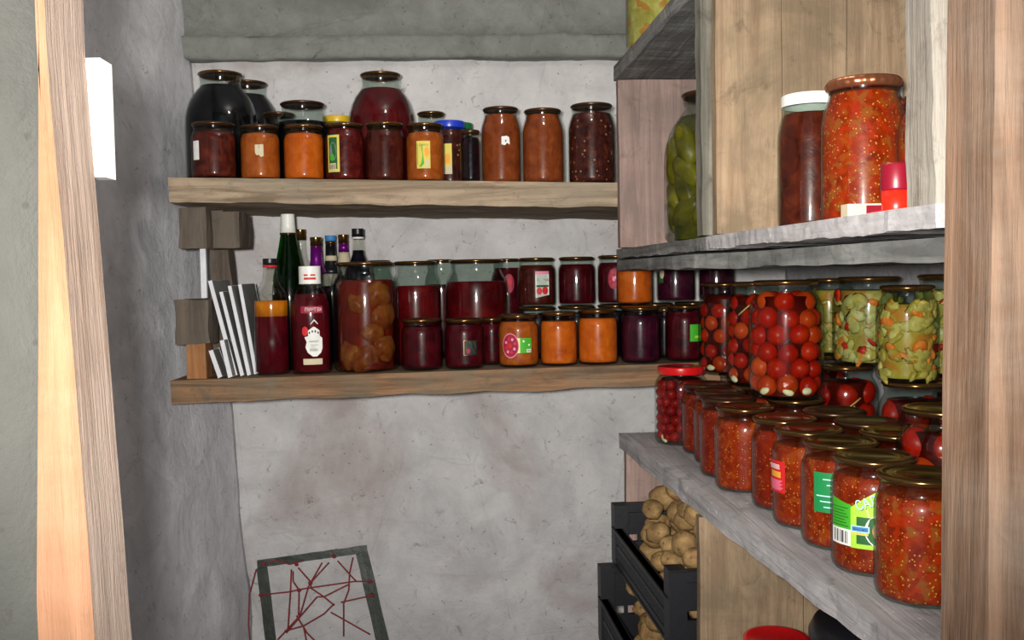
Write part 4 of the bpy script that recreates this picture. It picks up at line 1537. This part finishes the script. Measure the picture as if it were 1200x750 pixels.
# ==================================================================== POTATO CRATES
def crate(x0, x1, y0, y1, z0, zs, ze, label, skew):
    """plastic tray: floor, slatted long sides to zs, raised ends to ze, corner posts"""
    t = thing('potato_crate', label, 'crate', ((x0 + x1) / 2, (y0 + y1) / 2, z0), 'black plastic potato crates', rz=skew)
    L, Wd = (y1 - y0) / 2, (x1 - x0) / 2
    hs, he = zs - z0, ze - z0
    bm = bmesh.new()
    box(bm, -Wd, Wd, -L, L, 0, .005)
    link('crate_floor', bm, 'crate', t)
    for s in (-1, 1):
        bm = bmesh.new()
        xx = s * (Wd - .006)
        box(bm, xx - .006, xx + .006, -L + .012, L - .012, hs - .010, hs)
        box(bm, xx - .009, xx + .009, -L + .012, L - .012, hs - .003, hs)
        box(bm, xx - .004, xx + .004, -L + .012, L - .012, .0055, .016)
        box(bm, xx - .004, xx + .004, -L + .012, L - .012, hs * .52, hs * .60)
        n = 34
        for i in range(n):
            y = -L + .016 + (2 * L - .032) * i / (n - 1)
            box(bm, xx - .003, xx + .003, y - .0015, y + .0015, .01, hs - .008)
        link('side_wall', bm, 'crate', t)
        bm = bmesh.new()
        yy = s * (L - .005)
        box(bm, -Wd, Wd, yy - .005, yy + .005, .0055, hs * .55)
        box(bm, -Wd, Wd, yy - .005, yy + .005, hs * .75, he - .018)
        box(bm, -Wd, Wd, yy - .009, yy + .009, he - .016, he)
        for i in range(9):
            x = -Wd + .02 + (2 * Wd - .04) * i / 8
            box(bm, x - .003, x + .003, yy - .004, yy + .004, hs * .5, hs * .8)
        link('end_wall', bm, 'crate', t)
        for s2 in (-1, 1):
            bm = bmesh.new()
            cx, cy = s * (Wd - .013), s2 * (L - .016)
            box(bm, cx - .0135, cx + .0135, cy - .0165, cy + .0165, .0055, he + .0015)
            bev(bm, .0015, 1)
            link('corner_post', bm, 'crate', t)
    return t


ZU = H - .560
crate(.292, .592, 1.425, 1.868, ZU, H - .487, H - .445, 'upper black plastic crate heaped with potatoes under the bench', .04)
ZL = ZU - .150
crate(.264, .564, 1.425, 1.868, ZL, ZU - .062, ZU - .003, 'lower black plastic crate of potatoes beneath the heaped one', .04)
bm = bmesh.new()
box(bm, .30, .56, 1.44, 1.86, .004, ZL - .002, .002, .05, 50)
tag(link('crate_stand', bm, 'wood_post'), 'rough wooden stand under the potato crates', 'stand')

POT = []
for i in range(6):
    bm = bmesh.new()
    rnd = random.Random(i + 40)
    blob(bm, (0, 0, 0), (.0291, .026 * rnd.uniform(.88, .98), .026 * rnd.uniform(.84, .95)), 3, .16, i + 2)
    me = bpy.data.meshes.new('potato')
    bm.to_mesh(me); bm.free()
    me.materials.append(M['potato'])
    me.polygons.foreach_set('use_smooth', [True] * len(me.polygons))
    POT.append(me)


def heap(x0, x1, y0, y1, z0, n, zmax, label, group, seed, rr=(.022, .031)):
    rnd = random.Random(seed)
    S_ = []
    tries = 0
    while len(S_) < n and tries < 30000:
        tries += 1
        r = rnd.uniform(*rr)
        x = rnd.uniform(x0 + r, x1 - r); y = rnd.uniform(y0 + r, y1 - r)
        z = z0 + r
        for (a, b, c_, q) in S_:
            dd = (x - a) ** 2 + (y - b) ** 2
            s = (r + q) * .985
            if dd < s * s:
                z = max(z, c_ + math.sqrt(s * s - dd))
        if z + r > zmax(x, y):
            continue
        # prefer low resting places
        if z > z0 + r + .02 + .13 * tries / 12000 and tries < 12000:
            continue
        S_.append((x, y, z, r))
    for i, (x, y, z, r) in enumerate(S_):
        o = bpy.data.objects.new('potato', POT[rnd.randrange(6)])
        C.objects.link(o)
        o.location = (x, y, z)
        k = r * .93 / .026
        o.scale = (k, k, k)
        o.rotation_euler = (rnd.uniform(-.4, .4), rnd.uniform(-.4, .4), rnd.uniform(0, 6.3))
        tag(o, label, 'potato', group)
    return S_


h1 = heap(.318, .560, 1.460, 1.838, ZU + .006, 170, lambda x, y: H - .450 + .085 * min(1, max(0, (x - .32) / .06)), 'potato heaped in the upper black plastic crate', 'potatoes in the upper crate', 5)
h2 = heap(.298, .536, 1.460, 1.838, ZL + .006, 110, lambda x, y: ZU - .004, 'potato in the lower black plastic crate', 'potatoes in the lower crate', 6)
print('potatoes', len(h1), len(h2))

# ==================================================================== UNDER THE BENCH
zl = H - .590
bm = bmesh.new()
box(bm, .355, .79, .71, 1.375, zl - .025, zl, .001, .05, 60)
tag(link('lower_board', bm, 'wood_grey'), 'low board under the bench carrying the red-lidded container', 'shelf')
X3 = put(898, 1.20, zl)
jar('half', 'red-lidded jar standing under the bench at picture bottom', 'dark_relish', X=.378 + .012, d=1.20, zb=zl + .0006, r=.043, ytop=746, fill=.8, lid=('twist', 'red_lid'), lidlabel='dark red lid', name='preserve_jar')
t = thing('black_rounded_solid', 'black rounded shape under the bench', 'rounded_form', (.470, 1.06, zl + .0006))  # black round-shouldered solid with a thin handle
bm = bmesh.new()
lathe(bm, [(0, 0), (.062, 0), (.066, .004), (.080, .16), (.084, .172), (.084, .178), (.078, .190), (.060, .198), (0, .203)], seg=48)
link('rounded_body', bm, 'black', t, True)
bm = bmesh.new()
tube(bm, [(.083 * math.cos(k * PI / 12), -.02 - .05 * math.sin(k * PI / 12) * 1.0, .150 - .0 + .0) for k in range(13)], .0025)
bmesh.ops.translate(bm, verts=bm.verts[:], vec=(0, -.034, -.01))
link('handle', bm, 'black', t, True)

# ------------------------------------------------------------------ check spacing (console only)
for i, (x, y, r, z, h, l) in enumerate(PLACED):
    for (x2, y2, r2, z2, h2_, l2_) in PLACED[i + 1:]:
        if z < z2 + h2_ - .002 and z2 < z + h - .002 and math.hypot(x - x2, y - y2) < r + r2 - .0005:
            print('TOUCH %.4f' % (r + r2 - math.hypot(x - x2, y - y2)), '|', l, '|', l2_)
for o in bpy.data.objects:
    if '_top' in o: del o['_top']
